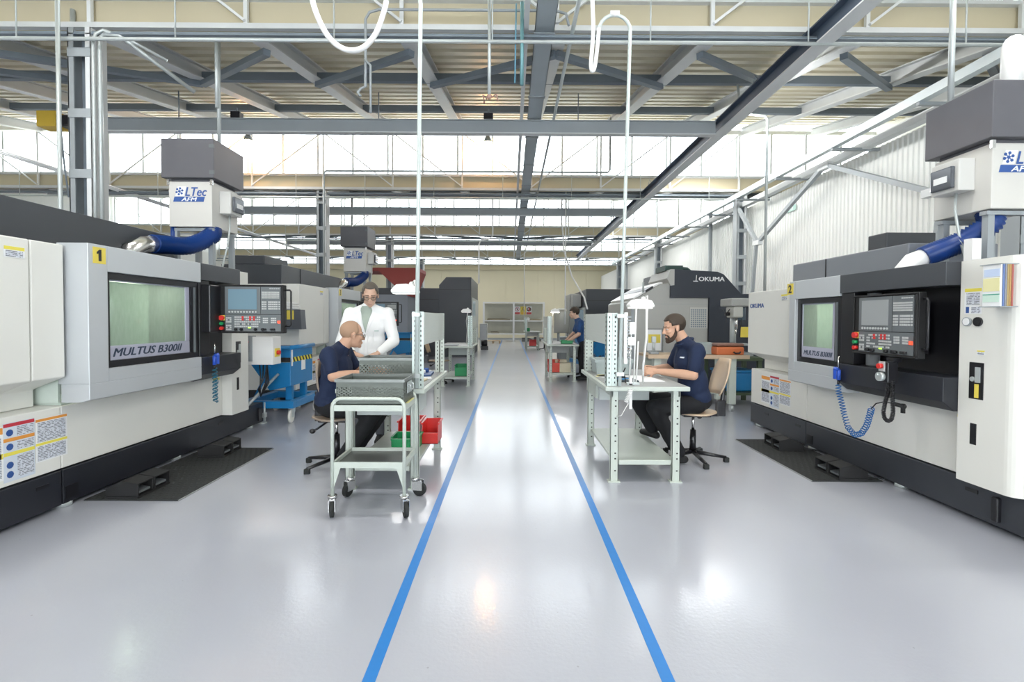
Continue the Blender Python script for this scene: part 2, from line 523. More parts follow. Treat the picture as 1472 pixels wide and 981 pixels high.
# sawtooth roof: six bays, each with its rafters, purlins and braces
RAFT = [5.45 - 1.65 * i for i in range(-1, 12)]
def roofz(bay, y): return ZV + (ZT + .02 - ZV) * (y - ROWS[bay]) / 6.4
raft_me = None
for bay in range(6):
    y0, y1 = ROWS[bay], ROWS[bay + 1]
    d = MB(); prof = []; y = 0.0; pitch = .29
    while y < 6.4 - .01:
        for (t, h) in ((0, 0), (.52, 0), (.62, .075), (.90, .075)):
            if y + t * pitch < 6.4: prof.append((y + t * pitch, h))
        y += pitch
    prof.append((6.4, 0))
    sl = (ZT + .02 - ZV) / 6.4
    vs = []
    for (t, h) in prof:
        for x in (XL, XO): vs.append((x, y0 + t, ZV + .16 + sl * t + h))
    n = len(prof)
    d.add(vs, [(2 * i, 2 * i + 1, 2 * i + 3, 2 * i + 2) for i in range(n - 1)])
    d.add([(XL, y0, ZV + .30), (XO, y0, ZV + .30), (XO, y1, ZT + .32), (XL, y1, ZT + .32)], [(0, 1, 2, 3)])
    ce = struct(d.build('ceiling', deckm))
    R = MB()
    def rafter(x):
        m_ = MB()
        a = (x, y0 + .08, ZV + .05); c = (x, y1 - .12, ZT - .06)
        m_.bar((a[0], a[1], a[2] - .09), (c[0], c[1], c[2] - .09), .18, .018, mi=1)
        m_.bar((a[0], a[1], a[2] + .09), (c[0], c[1], c[2] + .09), .15, .018)
        m_.bar(a, c, .016, .19)
        return m_
    if raft_me is None:
        base = None
    for i, x in enumerate(RAFT):
        if i == 0:
            ro = rafter(x).build('rafter', [mat('rafter_grey', (.58, .60, .61), .5, var=.08, vscale=3), steell], ce); rx = x
        else:
            c = ro.copy(); COL.objects.link(c); c.location = (x - rx, 0, 0)
    for t in (1.76, 3.92):
        z = roofz(bay, y0 + t)
        m_ = MB(); m_.box(XL, XO, y0 + t - .04, y0 + t + .04, z - .085, z + .03)
        m_.build('purlin', steelb, ce)
    for i in range(len(RAFT) - 1):
        xa, xb = RAFT[i + 1], RAFT[i]
        mid = .4 if xa > -4.7 else -9.6
        if (xa + xb) / 2 < mid: p0, p1 = (xa, 1.76), (xb, .3)
        else: p0, p1 = (xb, 1.76), (xa, .3)
        m_ = MB()
        m_.bar((p0[0], y0 + p0[1], roofz(bay, y0 + p0[1]) - .13), (p1[0], y0 + p1[1], roofz(bay, y0 + p1[1]) - .13), .08, .07)
        m_.build('brace', steelb, ce)

# glazed faces of the sawteeth
pane_me = None
for k, y in enumerate(ROWS[1:]):
    fr = MB()
    fr.box(XL, XO, y - .03, y + .03, ZS, ZS + .05)
    fr.box(XL, XO, y - .03, y + .03, ZT - .06, ZT + .02)
    wn = struct(fr.build('window_%d' % (k + 1), winm))
    sp = MB(); sp.box(XL, XO, y - .06, y + .1, ZV - .02, ZS); sp.build('sill_panel', beige, wn)
    ft = MB(); ft.box(XL, XO, y - .12, y - .02, ZS - .03, ZS + .012); ft.build('sill_flashing', steell, wn)
    n = 28; w = (XO - XL) / n
    for i in range(n + 1):
        x = XL + w * i
        if i == 0:
            m_ = MB(); m_.box(-.022, .022, y - .035, y + .035, ZS + .05, ZT - .06)
            mo = m_.build('mullion', winm, wn); mo.location = (x, 0, 0)
            m_ = MB(); m_.box(.022, w - .022, y - .003, y + .003, ZS + .05, ZT - .06)
            po = m_.build('pane', pane_m, wn); po.location = (x, 0, 0)
        else:
            c = mo.copy(); COL.objects.link(c); c.location = (x, 0, 0)
            if i < n:
                c = po.copy(); COL.objects.link(c); c.location = (x, 0, 0)

ORD = ['first', 'second', 'third', 'fourth', 'fifth', 'sixth']
for k, y in enumerate(ROWS[2:6]):
    # two truss spans per glazing plane, columns between them
    for side, (xa, xb) in (('central', (-4.45, 5.4)), ('western', (-14.55, -4.45))):
        t = thing('roof_truss', 'grey steel roof truss in the %s glazed row of the %s span' % (ORD[k], side), 'truss', ((xa + xb) / 2, y - .12, ZV))
        cx = (xa + xb) / 2; L = (xb - xa) / 2
        m_ = MB(); m_.box(-L, L, -.05, .05, ZT - ZV - .12, ZT - ZV - .02); m_.build('top_chord', trussw, t)
        m_ = MB(); m_.box(-L, L, -.03, .03, -.055, .0); m_.build('bottom_chord', steell, t)
        nd = [-L + 2 * L * i / 6 for i in range(7)]
        for i, x in enumerate(nd[:6] if side == 'western' else nd):
            m_ = MB(); m_.box(x - .02, x + .02, -.02, .02, 0, ZT - ZV - .12); m_.build('strut', trussw, t)
        for i in range(6):
            a, c = (nd[i], nd[i + 1]) if i < 3 else (nd[i + 1], nd[i])
            m_ = MB(); m_.bar((a, -.04, ZT - ZV - .12), (c, -.04, .02), .026, .03, up=(0, 1, 0)); m_.build('diagonal', trussw, t)
    for nm, x in (('aisle', -4.45), ('wall', 5.42)):
        c = thing('steel_column', 'laced grey steel column under the %s roof valley, %s' % (ORD[k], 'between the machine rows' if x < 0 else 'standing against the pale ribbed wall'), 'column', (x, y - .16, 0))
        for s in (-1, 1):
            m_ = MB()
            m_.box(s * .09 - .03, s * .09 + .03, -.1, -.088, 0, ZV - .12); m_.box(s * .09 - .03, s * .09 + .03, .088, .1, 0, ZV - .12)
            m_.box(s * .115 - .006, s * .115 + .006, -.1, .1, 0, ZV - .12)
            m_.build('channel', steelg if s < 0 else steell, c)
        m_ = MB(); m_.box(-.085, .085, .03, .05, 0, ZV - .12); m_.build('web_plate', steelb, c)
        z = .3
        while z < 4.3:
            m_ = MB(); m_.box(-.118, .118, -.108, -.1, z, z + .09); m_.build('batten', steelg, c); z += .62

# pipes along the valleys
for k, y in enumerate(ROWS[2:6]):
    m_ = MB(); m_.cyl((XL, y - .35, 4.15), (5.3, y - .35, 4.15), .019, 8)
    for j in range(12): m_.cyl((-13 + 1.6 * j, y - .35, 4.15), (-13 + 1.6 * j, y - .35, 4.9), .008, 6)
    tag(m_.build('service_pipe', galv), 'thin galvanised service pipe below the %s roof valley' % ORD[k], 'pipe')
    m_ = MB()
    for j in range(4): m_.cyl((XL, y - .24 + .03 * j, 4.275), (5.3, y - .24 + .03 * j, 4.275), .014, 6)
    m_.box(XL, 5.3, y - .26, y - .13, 4.25, 4.262)
    tag(m_.build('cable_tray', steelb), 'transverse tray of blue-grey cables below the %s roof valley' % ORD[k], 'tray')

# gable ends between the eaves and the sawtooth roof
for nm, x0, x1 in (('wall_outer', XO, XO + .1), ('wall_left_gable', XL - .12, XL - .03)):
    m_ = MB()
    if x0 > 0: m_.box(x0, x1, -7.5, 30.94, 0, 4.46)
    for bay in range(6):
        y0, y1 = ROWS[bay], ROWS[bay + 1]
        m_.prism([(y0, 4.46), (y1, 4.46), (y1, ZT + .3), (y0, ZV + .28)], 0, x0, x1)
    struct(m_.build(nm, wallw))
# ================================================================== turning centres (u along the front, v outwards, z up; local x = u, local y = -v)
def ub(m_, u0, u1, v0, v1, z0, z1, mi=None):
    return m_.box(u0, u1, -v1, -v0, z0, z1, mi)

def plate_label(parent, name, u, v, z, w, h, kind):
    """printed sheet stuck on a front: thin plate with coloured bands and printed lines"""
    m_ = MB()
    m_.box(0, w, -.0012, 0, 0, h, 0)
    def band(z0, z1, mi, u0=0, u1=1): m_.box(w * u0 + .002, w * u1 - .002, -.002, -.0012, h * z0, h * z1, mi)
    if kind == 'danger':
        band(.93, .99, 2); band(.76, .91, 1, .42, .97); band(.68, .74, 3); band(.52, .66, 1, .42, .97); band(.44, .50, 4); band(.05, .42, 1, .42, .97)
        for zc in (.83, .59, .28, .12):
            m_.cyl((w * .2, -.002, h * zc), (w * .2, -.0012, h * zc), w * .11, 10, mi=5)
            m_.box(w * .16, w * .30, -.0022, -.0012, h * zc - .004, h * zc + .006, 5)
    elif kind == 'warning':
        band(.93, .99, 3); band(.46, .91, 1, .05, .95); band(.38, .44, 4); band(.03, .36, 1, .05, .95)
    elif kind == 'caution':
        band(.86, .98, 3); band(.05, .80, 1, .05, .95); band(.40, .5, 4)
    elif kind == 'small':
        band(.68, .98, 4); band(.08, .6, 1, .08, .92)
    elif kind == 'notice':
        band(.86, .99, 4); band(.35, .82, 1, .1, .9); band(.04, .28, 5, .08, .3); band(.04, .28, 1, .4, .95)
    return m_.build(name, [paper if kind != 'danger' else mat('label_blue_white', (.66, .72, .80), .5), printm, mat('label_red', (.55, .04, .06), .5),
                           mat('label_orange', (.80, .33, .06), .5), mat('label_yellow', (.85, .74, .10), .5), blu_ink], parent, loc=(u, -v, z))

def control_panel(parent, loc, rz, scr, tall=.48):
    """operator panel, front towards local -y, origin at its lower left front corner"""
    w, h = .65, tall
    m_ = MB(); m_.box(0, w, .012, .07, 0, h); m_.box(.0, w, 0, .012, .0, .018); m_.box(0, w, 0, .012, h - .015, h)
    m_.box(0, .012, 0, .012, .018, h - .015); m_.box(w - .02, w, 0, .012, .018, h - .015)
    p = m_.build('control_panel', blackm, parent, bevel=.006, loc=loc, rot=(0, 0, rz))
    m_ = MB(); m_.box(.07, .42, .004, .012, .19, h - .02); m_.box(.425, w - .03, .004, .012, .19, h - .02); m_.box(.07, w - .03, .006, .012, .02, .185)
    m_.build('fascia', panelg, p)
    m_ = MB(); m_.box(.105, .385, .0, .005, .235, h - .045); m_.build('screen', scr, p)
    k = MB()
    for i in range(10): k.cyl((.115 + .029 * i, .005, .212), (.115 + .029 * i, -.002, .212), .009, 8)
    k.build('softkey_row', key, p, kind='stuff')
    k = MB()
    for r in range(4):
        for c in range(12): k.box(.437 + .0145 * c, .448 + .0145 * c, -.002, .005, .345 + .018 * r, .358 + .018 * r)
    for r in range(4):
        for c in range(3): k.box(.437 + .016 * c, .449 + .016 * c, -.002, .005, .235 + .022 * r, .251 + .022 * r)
        for c in range(5): k.box(.50 + .019 * c, .515 + .019 * c, -.002, .005, .235 + .022 * r, .251 + .022 * r)
    for r in range(4): k.box(.602, .613, -.002, .005, .235 + .022 * r, .251 + .022 * r)
    for c in range(5): k.box(.512 + .021 * c, .526 + .021 * c, -.001, .005, .437, .446)
    k.build('keypad', key, p, kind='stuff')
    k = MB()
    for bx, bz in ((.082, .105), (.082, .03)):
        for r in range(3):
            for c in range(3):
                if (r, c) != (1, 1): k.box(bx + .018 * c, bx + .014 + .018 * c, .0, .006, bz + .019 * r, bz + .015 + .019 * r)
    for r in range(5):
        for c in range(14):
            if rnd.random() < .8: k.box(.165 + .0185 * c, .178 + .0185 * c, .0, .006, .06 + .023 * r, .074 + .023 * r)
    for r in range(3):
        for c in range(3): k.box(.445 + .018 * c, .459 + .018 * c, 0, .006, .10 + .02 * r, .115 + .02 * r); k.box(.525 + .018 * c, .539 + .018 * c, 0, .006, .10 + .02 * r, .115 + .02 * r)
    k.build('button_field', key, p, kind='stuff')
    k = MB()
    for c, r in ((4, 4), (4, 3), (8, 4), (10, 4), (8, 3), (10, 3)): k.box(.163 + .0185 * c, .18 + .0185 * c, -.002, .006, .058 + .023 * r, .076 + .023 * r)
    k.build('red_key', red, p)
    k = MB()
    for x in (.18, .235, .375, .445, .47, .53, .555): k.cyl((x, .006, .038), (x, -.016, .038), .014 if x < .46 else .011, 10)
    k.build('rotary_knob', black, p)
    k = MB(); k.box(.30, .325, -.002, .006, .05, .06); k.build('green_lamp', ledg, p)
    k = MB(); k.box(.592, .615, -.004, .006, .10, .125); k.build('red_lamp', ledr, p)
    for nm, z, mm, r in (('stop_button', .152, red, .024), ('start_button', .095, green, .016), ('hold_button', .048, red, .017)):
        k = MB(); k.cyl((.042, .012, z), (.042, -.02, z), r, 14); k.build(nm, mm, p)
    k = MB(); k.box(.02, .066, .006, .012, .126, .178); k.build('stop_plate', yellow, p)
    k = MB()
    hp = [(w, .05, h - .05), (w + .05, .03, h - .05), (w + .062, .03, h - .065), (w + .062, .03, .085), (w + .05, .03, .07), (w, .05, .07)]
    k.tube(hp, .009, 8); k.build('handle', black, p)
    return p

def turning_center(label, loc, rz, P):
    t = thing('turning_center', label, 'machine', loc, rz)
    d0, d1, s1, end = 1.19, P['d1'], P.get('s1', 3.09), P.get('end', 3.95)
    c1 = s1 + .39
    zb, zt, zc, zh, h0 = P['zb'], P['zt'], P['zc'], P['zh'], P['h0']
    D = 1.10
    # base
    for u0, u1 in ((0, 1.185), (1.195, end)):
        m_ = MB(); ub(m_, u0, u1, -D, .0, .03, .275)
        m_.build('base', P.get('basem', char), t, bevel=.006)
    for q in ((.35, .44, .19, .215), (1.0, 1.09, .19, .215), (3.0, 3.09, .19, .215), (1.21, 1.31, .06, .15)):
        m_ = MB(); ub(m_, q[0], q[1], -.002, .004, q[2], q[3]); m_.build('base_slot', black, t)
    for u in (.15, 1.25, 2.4, 3.7):
        for w in (.05, D - .1): m_ = MB(); m_.cyl((u, w, 0), (u, w, .035), .05, 10); m_.build('levelling_foot', galv, t)
    m_ = MB(); hu = P.get('hu', 3.82); ub(m_, hu, hu + .045, -.01, .03, .06, .22); m_.build('base_handle', black, t, bevel=.01)
    # lower skirts
    for u0, u1 in ((0, d0 - .003), (d0 + .003, s1)):
        m_ = MB(); ub(m_, u0, u1, -D + .1, -.005, .285, .72); m_.build('lower_panel', cream, t, bevel=.006)
    # far-left cover: front face, slope under it, recessed band
    prof = [(-(-D + .1), .722), (.16, .722), (.16, .85), (-.05, .95), (-.05, zc), (D - .1, zc)]
    prof = [(D - .1, .722), (.17, .722), (.17, .84), (-.05, .93), (-.05, zc), (D - .1, zc)]
    for u0, u1 in ((0, .93), (.938, d0 - .02)):
        m_ = MB(); m_.prism(prof, 0, u0, u1); m_.build('cover', cream, t, bevel=.008)
    # sliding door: silver surround
    g0, g1 = d0 + P.get('gs', .165), d1 - .10
    gz0, gz1 = zb + .225, zt - .185
    V = .20
    m_ = MB()
    ub(m_, d0, g0, -.02, V, zb + .13, zt)                 # stile
    ub(m_, g0, d1, -.02, V, gz1, zt)
    ub(m_, g0, d1, -.02, V, zb + .13, gz0)
    m_.prism([(.0, zb), (.0, zb + .13), (-V, zb + .13), (-V, zb + .02), (-.13, zb - .0)], 0, d0, d1)
    m_.build('door', silver, t, bevel=.004)
    m_ = MB(); ub(m_, d1 - .10, d1, -.02, V - .03, gz0, gz1); ub(m_, g0, g0 + .05, 0, V - .03, gz0, gz1); ub(m_, g0 + .05, d1 - .1, 0, V - .03, gz1 - .05, gz1); ub(m_, g0 + .05, d1 - .1, 0, V - .03, gz0, gz0 + .05)
    m_.build('door_frame', black, t)
    m_ = MB(); ub(m_, d1 - .07, d1 - .055, V - .03, V - .015, gz0 + .05, gz1 - .05); m_.build('door_rail', panelg, t)
    # window: lilac rim with rounded look, glass, name strip
    a0, a1, b0, b1 = g0 + .05, d1 - .1, gz0 + .05, gz1 - .05
    s_ = MB()
    ub(s_, a0, a1, V - .06, V - .045, b0, b0 + .11); ub(s_, a0, a0 + .012, V - .06, V - .045, b0 + .11, b1); ub(s_, a1 - .055, a1, V - .06, V - .045, b0 + .11, b1); ub(s_, a0 + .012, a1 - .055, V - .06, V - .045, b1 - .012, b1)
    s_.build('window_rim', lilac, t, bevel=.004)
    m_ = MB(); ub(m_, a0 + .012, a1 - .055, V - .058, V - .052, b0 + .11, b1 - .012); m_.build('window_pane', mglass, t)
    if P.get('name_text'):
        w_ = (a1 - a0) * .84
        to_ = text_obj('model_lettering', 'MULTUS B300II', P.get('ts', .088), mat('lettering_ink', (.03, .05, .09), .5), t, (a0 + .035, -(V - .044), b0 + .028), (PI / 2, 0, 0), shear=.3, thick=P.get('ts', .088) * .022)
        xs_ = [v.co.x for v in to_.data.vertices]; to_.data.transform(Matrix.Diagonal((w_ / (max(xs_) - min(xs_)), 1, 1, 1)))
    # machining chamber behind the glass
    m_ = MB()
    c0, c1_, cz0, cz1, dp = d0 + .04, d1 + .25, .74, zt - .1, .95
    for q in ((c0, c1_, -dp - .02, -dp, cz0, cz1), (c0 - .02, c0, -dp, -.04, cz0, cz1), (c1_, c1_ + .02, -dp, -.04, cz0, cz1), (c0, c1_, -dp, -.04, cz0 - .02, cz0 + .0), (c0, c1_, -dp, -.04, cz1, cz1 + .02)):
        ub(m_, *q)
    m_.build('chamber', mat('chamber_sheet', (.66, .74, .68), .4, var=.15, vscale=6), t)
    m_ = MB(); m_.cyl((c0, .5, 1.12), (c0 + .22, .5, 1.12), .15, 20); m_.cyl((c0 + .22, .5, 1.12), (c0 + .36, .5, 1.12), .09, 16); m_.build('chuck', steel, t)
    m_ = MB(); m_.cyl((d1 - .45, .5, 1.34), (d1 - .45, .5, 1.05), .11, 14); m_.box(d1 - .65, d1 - .25, .42, .8, 1.34, 1.5); m_.box(a0 + .1, d1, .38, .85, cz0, .92); m_.build('tool_spindle', steelg, t)
    m_ = MB(); m_.cyl((a0 + .25, .22, cz1 - .09), (a1 - .08, .22, cz1 - .09), .028, 10); wl_ = m_.build('work_lamp', mat('work_lamp_tube', (1, 1, .9), .5, emit=(1, 1, .80), estr=14), t)
    pl_ = bpy.data.lights.new('work_light', 'POINT'); pl_.energy = 4.5; pl_.color = (1, 1, .82); pl_.shadow_soft_size = .06
    po_ = bpy.data.objects.new('work_light', pl_); COL.objects.link(po_); po_.parent = wl_; po_.location = (a1 - .25, .30, cz1 - .17)
    # dark section with header, recess and lower lip
    m_ = MB(); ub(m_, d1 + .004, s1, -.02, V, zt - .16, zt); m_.build('header', hoodm, t, bevel=.004)
    m_ = MB(); ub(m_, d1 + .004, s1, -.3, -.0, .72, zt - .16); m_.build('recess_panel', black, t)
    m_ = MB(); ub(m_, d1 + .004, d1 + .16, 0, V - .02, .97, zt - .16); m_.build('recess_post', black, t, bevel=.004)
    m_ = MB(); m_.cyl((d1 + .23, -.06, .97), (d1 + .23, -.06, zt - .17), .05, 14); m_.build('panel_pivot', silver, t)
    m_ = MB(); m_.prism([(.0, .735), (.0, .97), (-V, .965), (-V, .80), (-.12, .735)], 0, d1 + .004, s1); m_.build('lower_lip', char, t, bevel=.004)
    # service column with rounded outer corner
    cv = .10
    out = [(s1 + .004, D - .15), (s1 + .004, -cv)]
    for k in range(7):
        a = PI / 2 * k / 6
        out.append((c1 - .07 + .07 * math.sin(a), -cv + .07 - .07 * math.cos(a)))
    out.append((c1, D - .15))
    m_ = MB(); m_.prism(out, 2, .28, zt); m_.build('service_column', cream, t)
    m_ = MB(); ub(m_, s1 + .08, s1 + .18, cv - .004, cv + .003, .84, 1.08); m_.build('service_opening', black, t, bevel=.012)
    m_ = MB(); ub(m_, s1 + .095, s1 + .14, cv - .004, cv + .003, .54, .68); m_.build('service_opening', black, t, bevel=.012)
    m_ = MB(); m_.cyl((s1 + .11, -cv - .003, .97), (s1 + .11, -cv - .012, .97), .016, 12); m_.box(s1 + .13, s1 + .16, -cv - .012, -cv - .003, .95, 1.05); m_.build('regulator', galv, t)
    m_ = MB(); m_.box(s1 + .125, s1 + .15, -cv - .008, -cv - .003, .85, .94); m_.build('filter_bowl', yellow, t)
    for nm, u, mm in (('pressure_gauge', s1 + .06, paper), ('socket', s1 + .135, black)):
        m_ = MB(); m_.cyl((u, -cv + .002, zt - .405), (u, -cv - .012, zt - .405), .030, 18, mi=0); m_.cyl((u, -cv - .012, zt - .405), (u, -cv - .014, zt - .405), .024, 18, mi=1)
        m_.build(nm, [black if nm == 'socket' else steelg, mm], t)
    plate_label(t, 'notice_label', s1 + .035, cv + .001, zt - .355, .12, .17, 'notice')
    plate_label(t, 'small_label', s1 + .13, cv + .001, zt - .62, .055, .03, 'small')
    # grey side cabinet after the column
    m_ = MB(); ub(m_, c1 + .004, end, -D + .2, -.22, .28, P.get('sidez', 1.2)); m_.build('side_cabinet', P.get('sidem', hoodl), t, bevel=.006)
    # hood
    hm = P.get('hoodm', hoodm)
    hv, h1 = P['hv'], P['h1']
    m_ = MB(); ub(m_, d0 + .01, s1, -D + .1, -.1, zt - .06, zt - .012); m_.build('top_deck', hm, t)
    m_ = MB(); ub(m_, h0, h1, -D + .02, -hv, zc - .012, zh); m_.build('hood', hm, t, bevel=.01)
    m_ = MB(); m_.box(h0 + .62, h0 + .628, hv - .008, hv, zc, zh - .005); m_.build('hood_joint', black, t)
    if P.get('topbox'):
        a, b, z, v0, v1 = P['topbox']; m_ = MB(); ub(m_, a, b, v0, v1, zh, zh + z); m_.build('top_box', hoodm, t, bevel=.01)
    # labels
    plate_label(t, 'safety_label', .50 + P['lu'], -.003, .33, .20, .335, 'caution')
    plate_label(t, 'safety_label', .70 + P['lu'], -.003, .31, .20, .37, 'danger')
    plate_label(t, 'safety_label', .905 + P['lu'], -.003, .375, .23, .29, 'warning')
    plate_label(t, 'small_label', 2.92, -.003, .63, .12, .07, 'small')
    plate_label(t, 'small_label', .77, .052, zc - .13, .13, .07, 'small')
    m_ = MB(); nu = d0 + P.get('numu', .03); m_.box(nu, nu + .105, -V - .004, -V, zt - .135, zt - .02); m_.build('number_plate', yellow, t)
    if P['num'] == '1':
        m_ = MB(); m_.prism([(nu + .043, zt - .117), (nu + .043, zt - .065), (nu + .028, zt - .068), (nu + .028, zt - .055), (nu + .05, zt - .036), (nu + .066, zt - .036), (nu + .066, zt - .117)], 1, -V - .006, -V - .003); m_.build('number', black, t)
    else:
        text_obj('number', P['num'], .115, black, t, (nu + .052, -V - .005, zt - .117), (PI / 2, 0, 0), bold=.003, align='CENTER')
    return t

A1 = dict(d1=2.42, zb=.745, zt=1.86, zc=1.84, zh=2.21, h0=0.0, h1=3.05, hv=.48, sidez=1.85, num='1', name_text=True, numu=.04, lu=.10)
mc1 = turning_center('white and grey turning machine with yellow number 1 plate', (-3.13, 2.2, 0), PI / 2, A1)
A2 = dict(d1=1.97, zb=.70, zt=1.75, zc=1.70, zh=2.02, s1=3.03, hu=3.2, lu=-.24, gs=.105, ts=.066, h0=.38, h1=2.1, hv=.30, num='2', name_text=True, numu=-.035, hoodm=hoodl, topbox=(1.25, 1.5, .2, -1.06, -.57), basem=mat('slate_base', (.042, .046, .056), .45, bump=.06, bscale=160))
mc2 = turning_center('white and black turning machine with paper holder and yellow number 2 plate', (3.13, 6.31, 0), -PI / 2, A2)
A3 = dict(A1, num='3', zh=2.12, hv=.2, topbox=(-.0, .75, .13, -.95, -.45))
mc3 = turning_center('white turning machine with yellow number 3 plate behind the standing man', (-3.13, 7.1, 0), PI / 2, A3)

control_panel(mc1, (2.62, -.235, 1.19), -PI / 2, screen)
control_panel(mc3, (2.62, -.235, 1.19), -PI / 2, screen)
control_panel(mc2, (2.20, -.24, 1.075), 0, screen2)
for m__, u in ((mc1, 2.62), (mc3, 2.62)):
    b = MB(); b.box(2.46, 2.64, -.26, -.12, 1.2, 1.66); b.build('panel_arm', black, m__, bevel=.01)
b = MB(); b.box(2.25, 2.7, -.14, -.02, 1.1, 1.5); b.build('panel_arm', black, mc2)
# maker's lettering on the far cover of machine 2
text_obj('maker_lettering', 'OKUMA', .075, blu_ink, mc2, (.05, -.052, 1.50), (PI / 2, 0, 0), thick=.002, sx=1.25)
# white cabinet with stop buttons at the end of machine 1
m_ = MB(); m_.box(3.52, 3.72, -.34, -.02, .79, 1.12); m_.build('electrical_cabinet', white, mc1, bevel=.006)
m_ = MB(); m_.box(3.515, 3.60, -.10, .1, .83, 1.13); m_.build('switch_bracket', steelg, mc1)
m_ = MB(); m_.cyl((3.50, -.04, 1.06), (3.47, -.04, 1.06), .026, 12); m_.cyl((3.62, -.34, .93), (3.62, -.375, .93), .026, 12); m_.build('stop_button', red, mc1)
m_ = MB(); m_.box(3.56, 3.68, -.345, -.34, .88, .98); m_.build('stop_plate', yellow, mc1)
m_ = MB()
for k in range(3): m_.tube([(3.6 + .03 * k, -.14 - .03 * k, .80), (3.58, -.16 - .03 * k, .66), (3.55 - .02 * k, -.17, .50), (3.62, -.14, .40), (3.66, -.18 - .02 * k, .56), (3.66, -.2, .79)], .008, 6)
m_.build('cable', black, mc1)
m_ = MB(); m_.cyl((3.53, -.03, .31), (4.02, -.16, .62), .018, 8); m_.build('drain_pipe', galv, mc1)
m_ = MB(); m_.cyl((3.97, -.01, .0), (3.97, -.01, .27), .012, 8); m_.box(3.93, 3.99, -.03, .05, 0.0, .02); m_.box(3.93, 3.99, -.03, .02, .08, .14); m_.build('jack_screw', galv, mc1)

# document holder on the right column of machine 2
dh = thing('paper_holder', 'tilted clear holder of work sheets hung on the white column', 'holder', (3.028, 3.0, 1.44), -PI / 2)
m_ = MB(); m_.box(-.02, .09, -.10, -.09, 0, .25); m_.build('sheet_sleeve', paper, dh)
m_ = MB(); m_.box(-.016, .085, -.102, -.1, .09, .17, 0); m_.box(-.01, .085, -.1025, -.1, .18, .225, 1); m_.box(-.016, .085, -.1025, -.1, .068, .074, 2); m_.box(-.016, .085, -.1022, -.1, .025, .066, 3)
m_.build('printed_sheet', [papery, mat('pale_blue_print', (.55, .65, .85), .6), mat('green_ink', (.1, .4, .3), .6), mat('pale_green_print', (.6, .78, .68), .6)], dh)
for i, cc in enumerate(((.15, .22, .45), (.3, .3, .33), (.45, .33, .15), (.5, .30, .12), (.42, .12, .1))):
    m_ = MB(); m_.box(.09 + .001 * i, .094 + .001 * i, -.088 + .012 * i, -.078 + .012 * i, 0, .25); m_.box(-.02, .093 + .001 * i, -.086 + .012 * i, -.080 + .012 * i, 0, .25)
    m_.build('folder', mat('folder_%d' % i, cc, .5), dh)
for z in (.25, -.006): m_ = MB(); m_.box(-.035, .10, -.106, .0, z, z + .006); m_.build('holder_bracket', steelg, dh)

# pendant handwheel on machine 2 with its looped black cable
pd = thing('pendant_handwheel', 'small grey pendant box with red stop button below the control panel', 'pendant', (2.86, 3.66, .88), -PI / 2)
m_ = MB(); m_.box(-.035, .035, -.04, .04, 0, .16); m_.build('housing', black, pd, bevel=.008)
m_ = MB(); m_.box(-.045, .01, -.048, -.04, .085, .16); m_.build('button_plate', key, pd)
m_ = MB(); m_.cyl((-.017, -.048, .125), (-.017, -.075, .125), .02, 12); m_.build('stop_button', red, pd)
m_ = MB(); m_.cyl((-.017, -.04, .045), (-.017, -.07, .045), .034, 16); m_.cyl((-.017, -.07, .06), (-.017, -.085, .06), .01, 8); m_.build('dial', galv, pd)
m_ = MB(); m_.box(-.03, .04, .0, .06, .16, .19); m_.build('hook', black, pd)
m_ = MB(); lp = [(.0, -.0, .0), (-.012, -.0, -.08), (-.035, 0, -.16), (-.05, 0, -.23), (-.04, 0, -.275), (-.005, 0, -.295), (.03, 0, -.275), (.045, 0, -.22), (.035, 0, -.1), (.03, 0, .02)]
m_.tube(coil(lp, .011, 55, .004, 6), .005, 5); m_.build('coiled_cable', black, pd)

def air_gun(label, loc, rz, path, turns, wire_m, group=None):
    g = thing('air_gun', label, 'air gun', loc, rz)
    m_ = MB(); m_.cyl((0, 0, -.02), (0, 0, .07), .017, 10); m_.cyl((0, -.0, .07), (-.0, -.04, .085), .015, 10); m_.box(-.008, .008, -.045, -.025, -.01, .08); m_.build('grip', mat('blue_tool', (.03, .10, .55), .35), g)
    m_ = MB(); m_.tube([(0, 0, .08), (0, -.005, .14), (.0, .0, .19)], .006, 6); m_.build('nozzle', steel, g)
    m_ = MB(); m_.cyl((0, 0, -.06), (0, 0, -.02), .011, 8); m_.build('coupling', black, g)
    m_ = MB(); m_.tube(coil(path, .021, turns, .004, 9), .0042, 5); m_.build('coil_hose', wire_m, g)
    return g
teal = mat('teal_hose', (.01, .16, .26), .3); blueh = mat('blue_coil_hose', (.01, .14, .42), .3)
air_gun('blue air gun with short teal coil hanging below the swung-out control panel', (-2.90, 4.77, .90), PI / 2, [(0, 0, -.05), (.01, 0, -.13), (.012, .0, -.22), (.012, 0, -.34), (.015, 0, -.39), (.02, .01, -.34), (.02, .01, -.15), (.03, .02, -.12)], 17, teal)
hp = [(0, 0, -.06), (-.0, 0, -.12), (.01, .02, -.2), (.04, .03, -.32), (.09, .03, -.42), (.17, .03, -.47), (.25, .03, -.44), (.31, .03, -.36), (.36, .02, -.25), (.40, .0, -.2)]
air_gun('blue air gun on a looped bright blue coil hose under the silver door', (2.91, 4.30, .84), -PI / 2, hp, 34, blueh)
m_ = MB(); m_.tube([(2.91, 3.9, .64), (2.9, 3.84, .69), (2.92, 3.78, .715), (2.95, 3.72, .71)], .0045, 6); m_.cyl((2.95, 3.74, .71), (2.97, 3.64, .70), .016, 8); m_.cyl((2.97, 3.66, .72), (2.97, 3.66, .65), .015, 8)
tag(m_.build('hose_coupling', blackm), 'black hose coupling under the black lip of the machine with a pendant', 'coupling')

